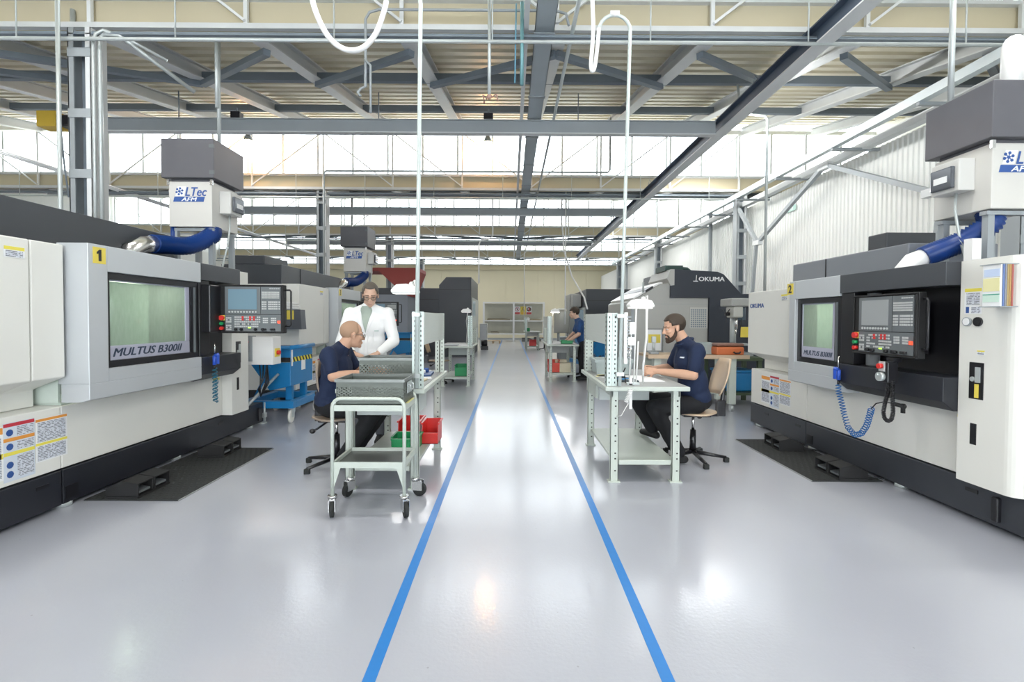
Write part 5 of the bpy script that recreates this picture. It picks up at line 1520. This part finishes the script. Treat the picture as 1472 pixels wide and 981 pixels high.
# discharge lamps just before the second glazed row
def roof_lamp(label, x, y, z):
    t = thing('discharge_lamp', label, 'lamp', (x, y, z))
    m_ = MB(); m_.lathe([(.03, .2), (.05, .14), (.09, .05), (.11, 0), (.10, .0), (.03, .12)], 16); m_.build('reflector', steelb, t)
    m_ = MB(); m_.ell((0, 0, -.04), (.045, .045, .075), 12, 8); m_.build('bulb', mat('sodium_bulb', (1, .8, .5), .4, emit=(1, .52, .20), estr=500), t)
    m_ = MB(); m_.cyl((0, 0, .2), (0, 0, .32), .01, 6); m_.build('stem', steelb, t)
roof_lamp('warm discharge lamp at mid-hall under the second roof bay', -.55, 11.3, 5.40)
roof_lamp('warm discharge lamp by the laced columns under the second roof bay', -6.05, 11.3, 5.40)

# central cable tray, its side conduits and drop pipes
ctray = thing('cable_tray', 'central grey cable tray running straight down the hall', 'tray', (.335, 0, 4.338))
m_ = MB(); m_.box(-.10, .10, .4, 24.3, 0, .006); m_.box(-.10, -.094, .4, 24.3, 0, .045); m_.box(.094, .10, .4, 24.3, 0, .045); m_.build('trough', mat('tray_grey', (.40, .45, .48), .45, metal=.2, var=.06), ctray)
y = .8
while y < 24:
    m_ = MB(); m_.box(-.115, .115, y, y + .05, -.012, .0); m_.build('bracket', steelg, ctray)
    m_ = MB(); m_.cyl((.0, y, .0), (.0, y, .5), .006, 6); m_.build('hanger', galv, ctray); y += 1.45
m_ = MB(); m_.box(.12, .17, .4, 24.3, 4.33, 4.38); tag(m_.build('cable_duct', steell), 'slim pale cable duct left of the central cable tray', 'duct')
m_ = MB(); m_.cyl((.63, .4, 4.355), (.63, 24.3, 4.355), .022, 8)
tag(m_.build('conduit', galv), 'round conduit right of the central cable tray', 'pipe')
def drop(name, label, pts, r, m, cat='pipe'):
    m_ = MB(); m_.tube(pts, r, 8); return tag(m_.build(name, m), label, cat)
drop('drop_pipe', 'teal-tinted drop pipe with a valve, just left of the central tray', [(.1, 5.0, 4.55), (.1, 5.0, 3.72)], .02, mat('teal_pipe', (.16, .33, .36), .4, metal=.4))
drop('drop_pipe', 'thin blue line beside the valve drop pipe', [(.04, 5.02, 4.55), (.03, 5.02, 3.75)], .008, mat('blue_line', (.12, .3, .42), .4))
t = thing('drop_pipe', 'vertical drop pipe with a cluster of valve taps at its foot', 'pipe', (-.23, 5.0, 0))
m_ = MB(); m_.cyl((0, 0, 3.62), (0, 0, 4.62), .017, 8); m_.build('pipe', galv, t)
m_ = MB(); m_.tube([(0, 0, 3.64), (.03, 0, 3.60), (.07, 0, 3.63), (.09, 0, 3.56)], .009, 6); m_.tube([(0, 0, 3.64), (-.03, 0, 3.58), (-.06, 0, 3.62), (-.05, .02, 3.54)], .009, 6); m_.ell((0, 0, 3.60), .025, 8, 6); m_.build('valve', mat('brass_red', (.35, .22, .18), .5), t)
drop('conduit', 'thin bent conduit loop hanging near the wide white hose', [(-1.55, 5.05, 3.62), (-1.58, 5.05, 3.66), (-1.55, 5.05, 3.70), (-1.50, 5.05, 3.72), (-1.50, 5.05, 4.40), (-1.46, 5.05, 4.47), (-1.36, 5.05, 4.50), (.45, 5.05, 4.50), (.55, 5.05, 4.47), (.58, 5.05, 4.35)], .014, steelg)
drop('conduit', 'short companion conduit beside the bent conduit loop', [(-1.50, 5.02, 3.98), (-1.44, 5.02, 3.92), (-1.44, 5.02, 3.44)], .012, steelg)
for i, (pts, r, lb) in enumerate((
    ([(-4.66, 5.25, 0), (-4.66, 5.25, 4.6)], .024, 'pale pipe running up the front of the nearest laced column'),
    ([(-4.255, 5.1, 0), (-4.255, 5.1, 4.15), (-4.25, 5.1, 4.22), (-4.2, 5.1, 4.26), (-4.05, 5.1, 4.25), (-3.6, 5.6, 3.9)], .022, 'white conduit bending off beside the laced column'),
    ([(-4.27, 5.04, 0), (-4.27, 5.04, 4.15), (-4.26, 5.06, 4.24), (-4.2, 5.08, 4.29), (-4.0, 5.15, 4.24), (-3.7, 5.3, 4.1)], .016, 'thin blue-grey conduit beside the laced column'),
    ([(-4.5, 4.9, 0), (-4.5, 4.9, 5.6)], .02, 'slim vertical pipe left of the laced column'),
    ([(-3.24, 5.45, 3.276), (-3.24, 5.45, 4.55)], .020, 'vertical feed pipe dropping to the left extractor box'),
    ([(-3.17, 5.3, 3.6), (-3.17, 5.3, 4.4)], .020, 'short feed pipe stub beside the vertical feed pipe'),
    ([(3.70, 7.1, 1.7), (3.70, 7.1, 4.25), (3.66, 7.1, 4.3), (3.3, 7.1, 4.33), (3.25, 7.1, 4.88)], .02, 'tall thin pipe dropping before the pale ribbed wall'),
    ([(-3.9, 10.2, 0), (-3.9, 10.2, 4.35), (-3.85, 10.2, 4.4), (2.0, 10.2, 4.4), (2.05, 10.2, 4.45), (2.05, 10.2, 5.52)], .022, 'vertical pipe beyond the slate hoods, left of the hall'),
    ([(-4.55, 14.0, 0), (-4.55, 14.0, 5.1)], .03, 'white riser pipe far left behind the slate hoods'),
    ([(-1.05, 16.0, 2.5), (-1.05, 16.0, 3.75), (-1.0, 16.0, 3.9), (-.7, 16.0, 3.95), (-.6, 16.0, 4.05), (-.6, 16.0, 5.52)], .022, 'hooked mast over the far left bench'),
    ([(1.45, 13.0, 1.2), (1.45, 13.0, 4.86)], .016, 'slim supply mast beside the far right bench'),
    ([(.55, 20.0, 1.3), (.55, 20.0, 4.99)], .016, 'slim supply mast at the small far bench'),
    ([(1.5, 14.5, 5.18), (1.5, 14.5, 4.2), (1.52, 14.0, 3.3), (1.65, 13.2, 2.5), (1.9, 12.6, 1.9), (1.95, 12.4, 1.6)], .022, 'white hose sloping down before the far dark machines'))):
    drop('drop_pipe' if i < 12 else 'supply_hose', lb, pts, r, galv if i < 9 else white, 'pipe' if i < 12 else 'hose')
# long rails on the left and on the right wall
m_ = MB()
for d in (0, .05, .10): m_.cyl((-9.2 + d, 1, 4.28 + d * .3), (-9.2 + d, 24, 4.28 + d * .3), .018, 6)
tag(m_.build('cable_run', trussw), 'bundle of pale cables slanting away at far left under the roof', 'cable')
rl = thing('wall_rail', 'pale double rail on brackets high along the pale ribbed wall', 'rail', (5.0, 0, 4.02))
m_ = MB(); m_.box(-.05, .05, .5, 24.0, 0, .11); m_.build('front_rail', mat('rail_pale', (.58, .64, .66), .4, metal=.3), rl)
m_ = MB(); m_.box(.42, .55, .5, 24.0, -.02, .09); m_.build('rear_rail', steell, rl)
y = 1.2
while y < 24:
    m_ = MB(); m_.box(-.04, .7, y - .025, y + .025, -.04, .0); m_.build('bracket', steelg, rl); y += 1.6
drop('drop_pipe', 'pale post rising from the large extractor near the ribbed wall', [(3.71, 4.15, 3.145), (3.71, 4.15, 4.5)], .022, galv)
# zigzag bracing on the ribbed wall
zz = thing('wall_bracing', 'grey steel zigzag bracing standing off the pale ribbed wall', 'bracing', (5.35, 0, 0))
nodes = [(11.5, 3.95), (10.6, 3.02), (8.35, 4.0), (6.2, 2.98), (4.2, 4.0)]
for (a, b), (c, d) in zip(nodes, nodes[1:]):
    m_ = MB(); m_.bar((0, a, b), (0, c, d), .07, .07, up=(1, 0, 0)); m_.build('strut', steelg if (a > 8) else steell, zz)
for yy, zb, zt in ((10.75, 1.2, 3.02), (6.15, 1.2, 2.98)):
    m_ = MB(); m_.bar((0, yy + .15, zb), (0, yy - .1, zt), .06, .06, up=(1, 0, 0)); m_.build('post', steelg, zz)
for yy, z in ((10.6, 3.02), (6.2, 2.98), (8.35, 3.97)):
    m_ = MB(); m_.box(-.05, .05, yy - .13, yy + .13, z - .05, z + .05); m_.build('gusset', steell, zz)
sg = thing('wall_sign', 'small pale green plate with white symbols high on the ribbed wall', 'sign', (5.71, 9.97, 3.62), -PI / 2)
m_ = MB(); m_.box(-.17, .17, -.006, 0, -.055, .055); m_.build('plate', mat('sign_green', (.42, .62, .55), .5), sg)
text_obj('sign_lettering', 'I+3', .10, paper, sg, (-.10, -.008, -.036), (PI / 2, 0, 0), bold=.002, sx=1.3)
for i, y in enumerate((13.6, 18.4, 23.4)):
    drop('drain_pipe', ('nearest', 'second', 'farthest')[i] + ' grey downpipe beside a wall column', [(5.55, y, 0.0), (5.55, y, 4.3)], .055, steelg)

# ================================================================== machines and equipment further back
def vmc_right(label, loc, scale=1.0):
    """vertical machining centre, operator side towards -x, its left flank towards the camera"""
    t = thing('machining_center', label, 'machine', loc)
    gm = mat('vmc_grey', (.42, .42, .40), .45, bump=.04, bscale=200, var=.03)
    m_ = MB(); m_.prism([(0, 0), (1.47, 0), (1.47, 2.05), (.75, 2.05), (.55, 2.02), (.05, 1.72), (0, 1.68)], 1, 0, 2.2); m_.build('enclosure', gm, t, bevel=.008)
    m_ = MB(); m_.prism([(.05, 1.727), (.55, 2.027), (.60, 2.03), (.60, 2.06), (.53, 2.055), (.03, 1.755)], 1, .02, 2.1); m_.build('sloping_lid', white, t)
    m_ = MB(); m_.prism([(.28, 1.865), (.42, 1.95), (.40, 1.985), (.26, 1.90)], 1, -.01, 2.0); m_.build('roof_window', black, t)
    m_ = MB(); m_.prism([(.73, 1.76), (1.475, 1.76), (1.475, .0), (2.9, .0), (2.9, 1.84), (2.08, 1.84), (1.74, 2.21), (1.62, 2.26), (.80, 2.30), (.78, 2.0), (.73, 1.99)], 1, -.05, 2.1); m_.build('column_cover', mat('vmc_slate', (.022, .028, .042), .4, bump=.05, bscale=200), t, bevel=.006)
    m_ = MB(); m_.prism([(.73, 1.99), (.80, 2.0), (.80, 2.30), (.73, 2.30), (.66, 2.13)], 1, -.06, 1.2); m_.build('front_trim', gm, t)
    m_ = MB(); m_.box(.70, 1.05, .2, .8, 2.295, 2.40); m_.tube([(1.05, .4, 2.37), (1.2, .4, 2.36), (1.3, .4, 2.28)], .03, 8); m_.build('top_unit', mat('dark_green_unit', (.02, .06, .05), .5), t)
    m_ = MB(); m_.box(1.12, 1.46, -.012, 0, 1.18, 1.58); m_.build('vent_frame', mat('vent_pale', (.55, .55, .52), .5), t)
    m_ = MB()
    for k in range(9):
        for j in range(8): m_.box(1.14 + .038 * j, 1.165 + .038 * j, -.015, -.011, 1.20 + .04 * k, 1.226 + .04 * k)
    m_.build('vent_slots', steelb, t, kind='stuff')
    m_ = MB(); m_.box(.28, .62, -.012, 0, .72, 1.18); m_.box(.60, .62, -.05, 0, .72, 1.18); m_.build('document_frame', mat('vmc_frame', (.30, .31, .30), .5), t)
    m_ = MB(); m_.box(.31, .58, -.015, -.012, .75, 1.15, 0); m_.box(.33, .56, -.017, -.015, .90, 1.06, 1); m_.build('notice', [paper, yellow], t)
    m_ = MB(); m_.box(0, .06, -.004, 0, .1, 1.66); m_.box(.0, 1.47, -.003, 0, 1.64, 1.646); m_.box(.0, 1.1, -.003, 0, .62, .626); m_.build('seam', steelg, t)
    m_ = MB(); m_.cyl((.22, -.02, 1.86), (.22, -.02, 2.05), .02, 8); m_.build('signal_lamp', galv, t)
    text_obj('maker_lettering', 'OKUMA', .115, mat('pale_lettering', (.75, .77, .78), .5), t, (1.26, -.053, 2.08), (PI / 2, 0, 0), thick=.003, sx=1.18)
    m_ = MB(); m_.prism([(1.205, 2.08), (1.22, 2.08), (1.228, 2.19), (1.216, 2.19)], 1, -.054, -.05); m_.box(1.16, 1.25, -.054, -.05, 2.068, 2.084); m_.build('maker_emblem', MATS['pale_lettering'], t)
    return t
vmc_right('grey and black machining centre with pale lettering behind the bearded man', (2.30, 9.3, 0))

def slate_machine(label, loc, w, d, h, fr, side_m, mirror=False):
    t = thing('machining_center', label, 'machine', loc)
    S = -1 if mirror else 1
    X = lambda a, b: (min(S * a, S * b), max(S * a, S * b))
    sm = mat('vmc_dark_slate', (.05, .056, .066), .45, bump=.04, bscale=200)
    m_ = MB()
    m_.prism([(S * p[0], p[1]) for p in [(0, 0), (w * fr, 0), (w * fr, h - .28), (w * fr - .25, h), (0, h)]], 1, 0, d); m_.build('enclosure', sm, t, bevel=.008)
    a, b = X(w * fr + .01, w); m_ = MB(); m_.box(a, b, .1, d * .8, .0, h - .38); m_.build('rear_cabinet', sm, t, bevel=.008)
    m_ = MB(); a, b = X(.002, w * fr); m_.box(a, b, -.004, 0, h * .84, h * .845); a, b = X(w * fr + .02, w); m_.box(a, b, .095, .1, h * .72, h * .725); m_.build('panel_joint', black, t)
    a, b = X(-.03, 0); m_ = MB(); m_.box(a, b, .1, d - .1, .3, h * .75); m_.build('sliding_door', side_m, t)
    a, b = X(-.036, -.03); m_ = MB(); m_.box(a, b, .35, d * .45, 1.15, h * .72); m_.build('door_window', screen, t)
    return t
slate_machine('tall slate machine with sloped top at the far left of the aisle', (-1.38, 17.0, 0), 3.4, 3.4, 2.78, .33, mat('pale_door', (.50, .52, .50), .5), mirror=True)
slate_machine('dark slate machine behind the man in a bright blue shirt', (2.35, 15.2, 0), 2.2, 3.0, 2.28, .8, mat('pale_door', (.5, .52, .5), .5))
t = thing('machining_center', 'pale grey upright machine column left of the dark slate machine', 'machine', (2.0, 16.6, 0))
m_ = MB(); m_.box(0, .34, 0, 1.2, .0, 2.2); m_.build('column', mat('vmc_grey', (.42, .42, .40), .45), t, bevel=.02)
m_ = MB(); m_.box(.05, .33, -.5, -.01, 1.75, 2.15); m_.build('head', MATS['vmc_grey'], t, bevel=.02)
m_ = MB(); m_.box(-.4, .33, -.8, -.02, .0, .75); m_.build('bed', steelg, t, bevel=.02)
t = thing('metal_tank', 'round pale tank with a lid behind the far right bench', 'tank', (1.62, 15.5, 0))
m_ = MB(); m_.lathe([(.24, .9), (.24, 1.55), (.22, 1.62), (.1, 1.68)], 20); m_.build('vessel', mat('tank_pale', (.55, .54, .48), .4, metal=.3), t)
for a in range(3): m_ = MB(); m_.cyl((.2 * math.cos(a * 2.1), .2 * math.sin(a * 2.1), 0), (.2 * math.cos(a * 2.1), .2 * math.sin(a * 2.1), .92), .025, 8); m_.build('leg', steelg, t)
t = thing('grey_cabinet', 'low grey cabinet at the foot of the tall slate machine', 'cabinet', (-1.05, 21.6, 0))
m_ = MB(); m_.box(-.32, .0, 0, .6, .04, 1.12); m_.build('body', MATS['vmc_grey'], t, bevel=.01)
m_ = MB(); m_.box(-.30, -.02, -.015, 0, .1, 1.08); m_.build('door', steell, t)
t = thing('floor_motor', 'small black motor on the floor before the low grey cabinet', 'motor', (-1.06, 20.9, 0))
m_ = MB(); m_.tube([(-.2, 0, .30), (-.18, 0, .30), (.05, 0, .30), (.07, 0, .30)], [.10, .14, .14, .10], 14); m_.build('body', black, t)
m_ = MB(); m_.box(-.2, .1, -.15, .15, 0, .17); m_.build('foot', black, t)

# far wall rack with its three safety signs
rk = thing('storage_rack', 'pale grey steel rack standing before the far beige wall', 'rack', (-1.55, 28.0, 0))
for x in (0, 1.72, 3.45):
    m_ = MB(); m_.box(x - .05, x + .05, -.05, .05, 0, 2.30); m_.build('post', steell, rk)
for z in (.42, 1.18, 2.22):
    m_ = MB(); m_.box(-.05, 3.5, -.04, .5, z, z + .07); m_.build('shelf', steell, rk)
m_ = MB(); m_.box(-.0, 3.4, .48, .5, .5, 2.2); m_.build('back_sheet', mat('rack_back', (.50, .50, .42), .6, var=.08), rk)
for i, (x, k) in enumerate(((1.78, 'a'), (2.12, 'b'), (2.46, 'c'))):
    s = thing('safety_sign', ('white and red prohibition sign with a crossed circle on the far rack', 'yellow warning sign with a triangle on the far rack', 'white and red sign with a dark disc on the far rack')[i], 'sign', (-1.55 + x, 28.468, 1.58))
    m_ = MB(); m_.box(0, .31, 0, .01, 0, .48); m_.build('plate', yellow if k == 'b' else paper, s)
    m_ = MB(); m_.box(.01, .30, -.004, 0, .01, .14); m_.build('text_band', mat('sign_amber', (.70, .45, .05), .5) if k == 'b' else mat('sign_red', (.55, .08, .08), .5), s)
    m_ = MB()
    if k == 'a':
        m_.tube([(.155 + .11 * math.cos(q), -.006, .31 + .11 * math.sin(q)) for q in [2 * PI * j / 20 for j in range(20)]], .014, 6, closed=True); m_.bar((.08, -.006, .39), (.23, -.006, .23), .02, .012, up=(0, 1, 0), mi=0); m_.ell((.155, -.004, .31), (.03, .006, .07), 8, 6, mi=1)
    elif k == 'b':
        m_.bar((.04, -.006, .19), (.27, -.006, .19), .016, .012, up=(0, 1, 0), mi=1); m_.bar((.04, -.006, .19), (.155, -.006, .42), .016, .012, up=(0, 1, 0), mi=1); m_.bar((.27, -.006, .19), (.155, -.006, .42), .016, .012, up=(0, 1, 0), mi=1); m_.bar((.155, -.006, .22), (.155, -.006, .34), .03, .012, up=(0, 1, 0), mi=1)
    else:
        m_.cyl((.155, -.006, .31), (.155, 0, .31), .13, 20, mi=1); m_.cyl((.11, -.01, .33), (.11, -.006, .33), .04, 10, mi=2); m_.box(.14, .2, -.01, -.006, .2, .4, 0)
    m_.build('symbol', [MATS.get('sign_red') or red, mat('sign_dark', (.10, .06, .05), .6), paper], s)
for i, (x, z, w, h, c) in enumerate(((.2, 1.25, 1.3, .1, (.22, .19, .13)), (2.6, 1.25, .7, .09, (.28, .24, .15)), (.4, .49, .5, .12, (.3, .28, .22)), (2.2, .02, .6, .22, (.15, .15, .15)), (2.9, .03, .4, .25, (.10, .10, .10)))):
    m_ = MB(); n = 4
    for k in range(n): m_.box(-1.55 + x, -1.55 + x + w * (1 - .08 * k), 28.02 + .1 * k, 28.1 + .1 * k, z, z + h * (.6 + .13 * k))
    tag(m_.build('bar_stock', mat('stock_%d' % i, c, .6)), ('long dark bars lying on the left middle shelf of the far rack', 'short brown bars on the right middle shelf of the far rack', 'pale bars on the left lower shelf of the far rack', 'grey castings on the floor under the far rack', 'black castings on the floor under the right end of the far rack')[i], 'bar stock')
pl = thing('wooden_pallet', 'wooden pallet on the floor in front of the far rack', 'pallet', (-.95, 26.6, 0))
for k in range(5): m_ = MB(); m_.box(-.4, .4, -.4 + .17 * k, -.28 + .17 * k, .12, .145); m_.build('plank', woodt, pl)
for x in (-.36, 0, .36): m_ = MB(); m_.box(x - .04, x + .04, -.4, .4, 0, .12); m_.build('bearer', woodt, pl)

# red and grey lifting sling triangle / canopy behind the standing man
t = thing('red_canopy', 'dark red slanted canopy far behind the man in the white coat', 'canopy', (-3.6, 14.6, 0))
m_ = MB(); m_.prism([(-1.2, 2.85), (.85, 2.85), (.85, 2.75), (.55, 2.0), (.35, 2.1), (-.35, 2.75), (-1.2, 2.75)], 1, 0, 1.2); m_.build('cover', mat('canopy_red', (.35, .06, .05), .6), t)
m_ = MB(); m_.box(-1.1, .5, .05, 1.15, .0, 2.05); m_.build('cabinet', mat('canopy_grey', (.30, .32, .36), .5), t)

# ------------------------------------------------------------------ blue tipping skips
def tipping_skip(label, loc, rz=0, s=(1, 1, 1)):
    """long side towards +x, chute end towards -y"""
    t = thing('tipping_skip', label, 'skip', loc, rz); t.scale = s
    m_ = MB()
    m_.prism([(-.62, .95), (.02, .95), (.02, .46), (-.32, .40), (-.62, .74)], 1, 0, .82); m_.build('tub', bluep, t, bevel=.008)
    m_ = MB(); m_.box(-.60, -.0, .03, .79, .93, .952); m_.build('tub_inside', mat('skip_inside', (.01, .06, .15), .7), t)
    m_ = MB(); m_.tube([(.03, -.03, .96), (.03, .85, .96)], .028, 10); m_.tube([(.03, -.03, .96), (-.63, -.03, .96)], .022, 8); m_.build('rim_tube', bluep, t)
    m_ = MB(); m_.box(.021, .026, .02, .80, .77, .83); m_.box(-.6, .02, -.006, -.001, .77, .83); m_.build('hazard_tape', hazard, t)
    m_ = MB(); m_.box(.021, .027, .38, .52, .64, .77); m_.build('label_plate', paper, t)
    m_ = MB(); m_.box(.024, .03, .02, .06, .72, .93); m_.build('white_label', paper, t)
    for y in (.12, .62):
        m_ = MB(); m_.box(-.12, -.02, y, y + .07, .27, .47); m_.build('support', bluep, t)
    m_ = MB(); m_.box(-.75, .12, -.12, .0, .19, .28); m_.box(-.75, .12, .88, 1.0, .19, .28); m_.box(.0, .12, .0, .88, .19, .28); m_.box(-.75, -.63, .0, .88, .19, .28); m_.build('frame', bluep, t, bevel=.006)
    m_ = MB(); m_.bar((-.55, -.03, .28), (-.30, -.03, .72), .04, .04); m_.build('strut', bluep, t)
    for x in (.05, -.66):
        for y in (-.02, .9):
            m_ = MB(); m_.box(x - .04, x + .04, y - .03, y + .03, .13, .19); m_.box(x - .03, x - .024, y - .06, y + .03, .07, .17); m_.box(x + .024, x + .03, y - .06, y + .03, .07, .17); cs = m_.build('castor', galv, t)
            m_ = MB(); m_.tube([(x - .02, y - .03, .085), (x - .016, y - .03, .085), (x + .016, y - .03, .085), (x + .02, y - .03, .085)], [.07, .085, .085, .07], 18); m_.build('wheel', mat('wheel_white', (.72, .71, .66), .5), cs)
    return t
tipping_skip('blue tipping skip with black and yellow tape beside the white electrical cabinet', (-2.85, 6.27, 0), s=(.8, .85, 1))
tipping_skip('third blue tipping skip, partly seen beneath the raised panel of the right bench', (2.5, 12.4, 0), .2)
tipping_skip('second blue tipping skip, small behind the man in the white coat', (-2.62, 12.6, 0))
m_ = MB(); m_.prism([(0, 0), (.16, 0), (.12, .6), (.04, .6)], 1, 0, .3); m_.box(-.01, .17, -.01, .31, .6, .72)
tag(m_.build('chemical_canister', mat('lime_plastic', (.45, .70, .12), .5), loc=(-2.42, 12.3, .0)), 'lime green canister beside the second blue skip', 'canister')
# grey shelf hood with yellow notice on the side of machine 3, white cloths above
t = thing('grey_guard', 'grey sheet guard with a yellow notice behind the first control panel', 'guard', (-2.95, 6.95, 0))
m_ = MB(); m_.prism([(-.40, 1.18), (-.03, 1.18), (-.05, 1.46), (-.40, 1.46)], 1, 0, .16); m_.build('sheet', mat('guard_grey', (.10, .11, .13), .5), t)
m_ = MB(); m_.box(-.24, -.14, -.004, 0, 1.32, 1.45); m_.build('notice', yellow, t)
for i in range(3):
    m_ = MB(); m_.tube([(-3.34, 7.0, 1.482 + .036 * i), (-3.2, 7.01, 1.482 + .036 * i), (-3.02 - .02 * i, 7.02, 1.475 + .036 * i)], [.018, .022, .012], 8)
    tag(m_.build('rolled_cloth', white), ('lowest', 'middle', 'uppermost')[i] + ' of the rolled white cloths on the grey sheet guard', 'cloth')

# ------------------------------------------------------------------ drill press corner on the right
ds = thing('tool_stand', 'dark green steel stand carrying the drill press', 'stand', (3.60, 7.9, 0))
gmt = mat('stand_green', (.07, .10, .055), .5, var=.1)
for x in (-.32, .32):
    for y in (-.25, .25): m_ = MB(); m_.box(x - .03, x + .03, y - .03, y + .03, .0, .74); m_.build('leg', gmt, ds)
m_ = MB(); m_.box(-.36, .36, -.29, .29, .70, .76); m_.build('top', gmt, ds, bevel=.005)
m_ = MB(); m_.box(-.35, .35, -.28, .28, .16, .2); m_.build('shelf', gmt, ds)
dp = thing('drill_press', 'grey bench drill press with a yellow notice, beside the pale machine cover', 'drill press', (3.68, 7.95, .762))
m_ = MB(); m_.box(-.2, .2, -.2, .25, 0, .06); m_.build('base', steelg, dp, bevel=.01)
m_ = MB(); m_.cyl((.0, .1, .05), (.0, .1, .8), .05, 14); m_.build('column', galv, dp)
m_ = MB(); m_.box(-.17, .21, -.22, .22, .80, .93); m_.build('belt_cover', mat('drill_grey', (.36, .37, .36), .45), dp, bevel=.02)
m_ = MB(); m_.box(-.13, .03, -.2, .1, .62, .80); m_.build('head', mat('drill_pale', (.50, .51, .48), .45), dp, bevel=.025)
m_ = MB(); m_.cyl((-.05, -.12, .44), (-.05, -.12, .62), .025, 10); m_.cyl((-.05, -.12, .36), (-.05, -.12, .44), .012, 8); m_.build('spindle', steel, dp)
m_ = MB(); m_.box(-.2, .2, -.25, .12, .17, .20); m_.build('table', steelg, dp, bevel=.01)
m_ = MB(); m_.cyl((-.13, -.05, .68), (-.2, -.05, .68), .03, 10)
for a in range(3): m_.cyl((-.18, -.05, .68), (-.18, -.05 + .14 * math.cos(a * 2.1 + .5), .68 + .14 * math.sin(a * 2.1 + .5)), .007, 6)
m_.build('feed_handle', black, dp)
m_ = MB(); m_.cyl((.12, .1, .58), (.12, .1, .79), .08, 14); m_.build('motor', mat('motor_blue_grey', (.12, .17, .22), .4), dp)
m_ = MB(); m_.box(.07, .2, -.02, .0, .30, .47); m_.build('notice', yellow, dp)
m_ = MB(); m_.tube([(.1, .0, .6), (.05, -.05, .45), (.04, -.06, .3)], .008, 6); m_.tube([(.2, .02, .75), (.27, .02, .5), (.28, .02, .2)], .008, 6); m_.build('cable', black, dp)
t = thing('blue_toolbox', 'blue boxes stowed under the drill press stand', 'box', (3.62, 7.95, .205))
m_ = MB(); m_.box(-.25, .28, -.22, .2, 0, .3); m_.build('body', bluep, t, bevel=.02)
m_ = MB(); m_.box(-.27, .30, -.24, .22, .3, .34); m_.build('lid', bluep, t, bevel=.01)
wt = thing('work_table', 'wood-topped work table with pale legs behind the beech chair', 'table', (2.95, 7.35, 0))
m_ = MB(); m_.box(-.95, .52, -.3, .3, .79, .83); m_.build('table_top', woodt, wt, bevel=.006)
for x in (-.8, .30):
    for y in (-.22, .22):
        m_ = MB(); m_.box(x - .05, x + .05, y - .04, y + .04, .11, .79); lg = m_.build('leg', benchm, wt)
        m_ = MB(); m_.cyl((x - .02, y, .05), (x + .02, y, .05), .05, 14); m_.build('castor', galv, lg)
m_ = MB(); m_.box(-.8, .3, .18, .22, .2, .24); m_.build('rail', benchm, wt)
m_ = MB(); m_.box(-.95, .52, -.31, -.3, .78, .835); m_.build('edge_strip', wood, wt)
t = thing('power_tool_case', 'orange tool case on the wood-topped work table', 'case', (3.20, 7.2, .832))
m_ = MB(); m_.box(-.2, .2, -.14, .14, 0, .12); m_.build('lower_half', mat('case_orange', (.62, .16, .05), .5), t, bevel=.02)
m_ = MB(); m_.box(-.2, .2, -.14, .14, .125, .17); m_.build('lid', mat('case_dark', (.20, .09, .06), .5), t, bevel=.02)
m_ = MB(); m_.tube([(.04, -.145, .05), (.06, -.155, .03), (.12, -.155, .03), (.14, -.145, .05)], .012, 6); m_.build('handle', black, t)
euro_box('grey plastic crate beside the orange tool case', (2.86, 7.4, .832), .36, .28, .17, crateg)
t = thing('bench_vise', 'small upright bench vice on the wood-topped work table', 'vice', (2.15, 7.3, .832))
m_ = MB(); m_.box(-.06, .06, -.06, .06, 0, .03); m_.build('base', steelg, t)
m_ = MB(); m_.cyl((0, 0, .03), (0, 0, .17), .022, 10); m_.box(-.03, .03, -.02, .02, .17, .26); m_.build('jaw', galv, t)
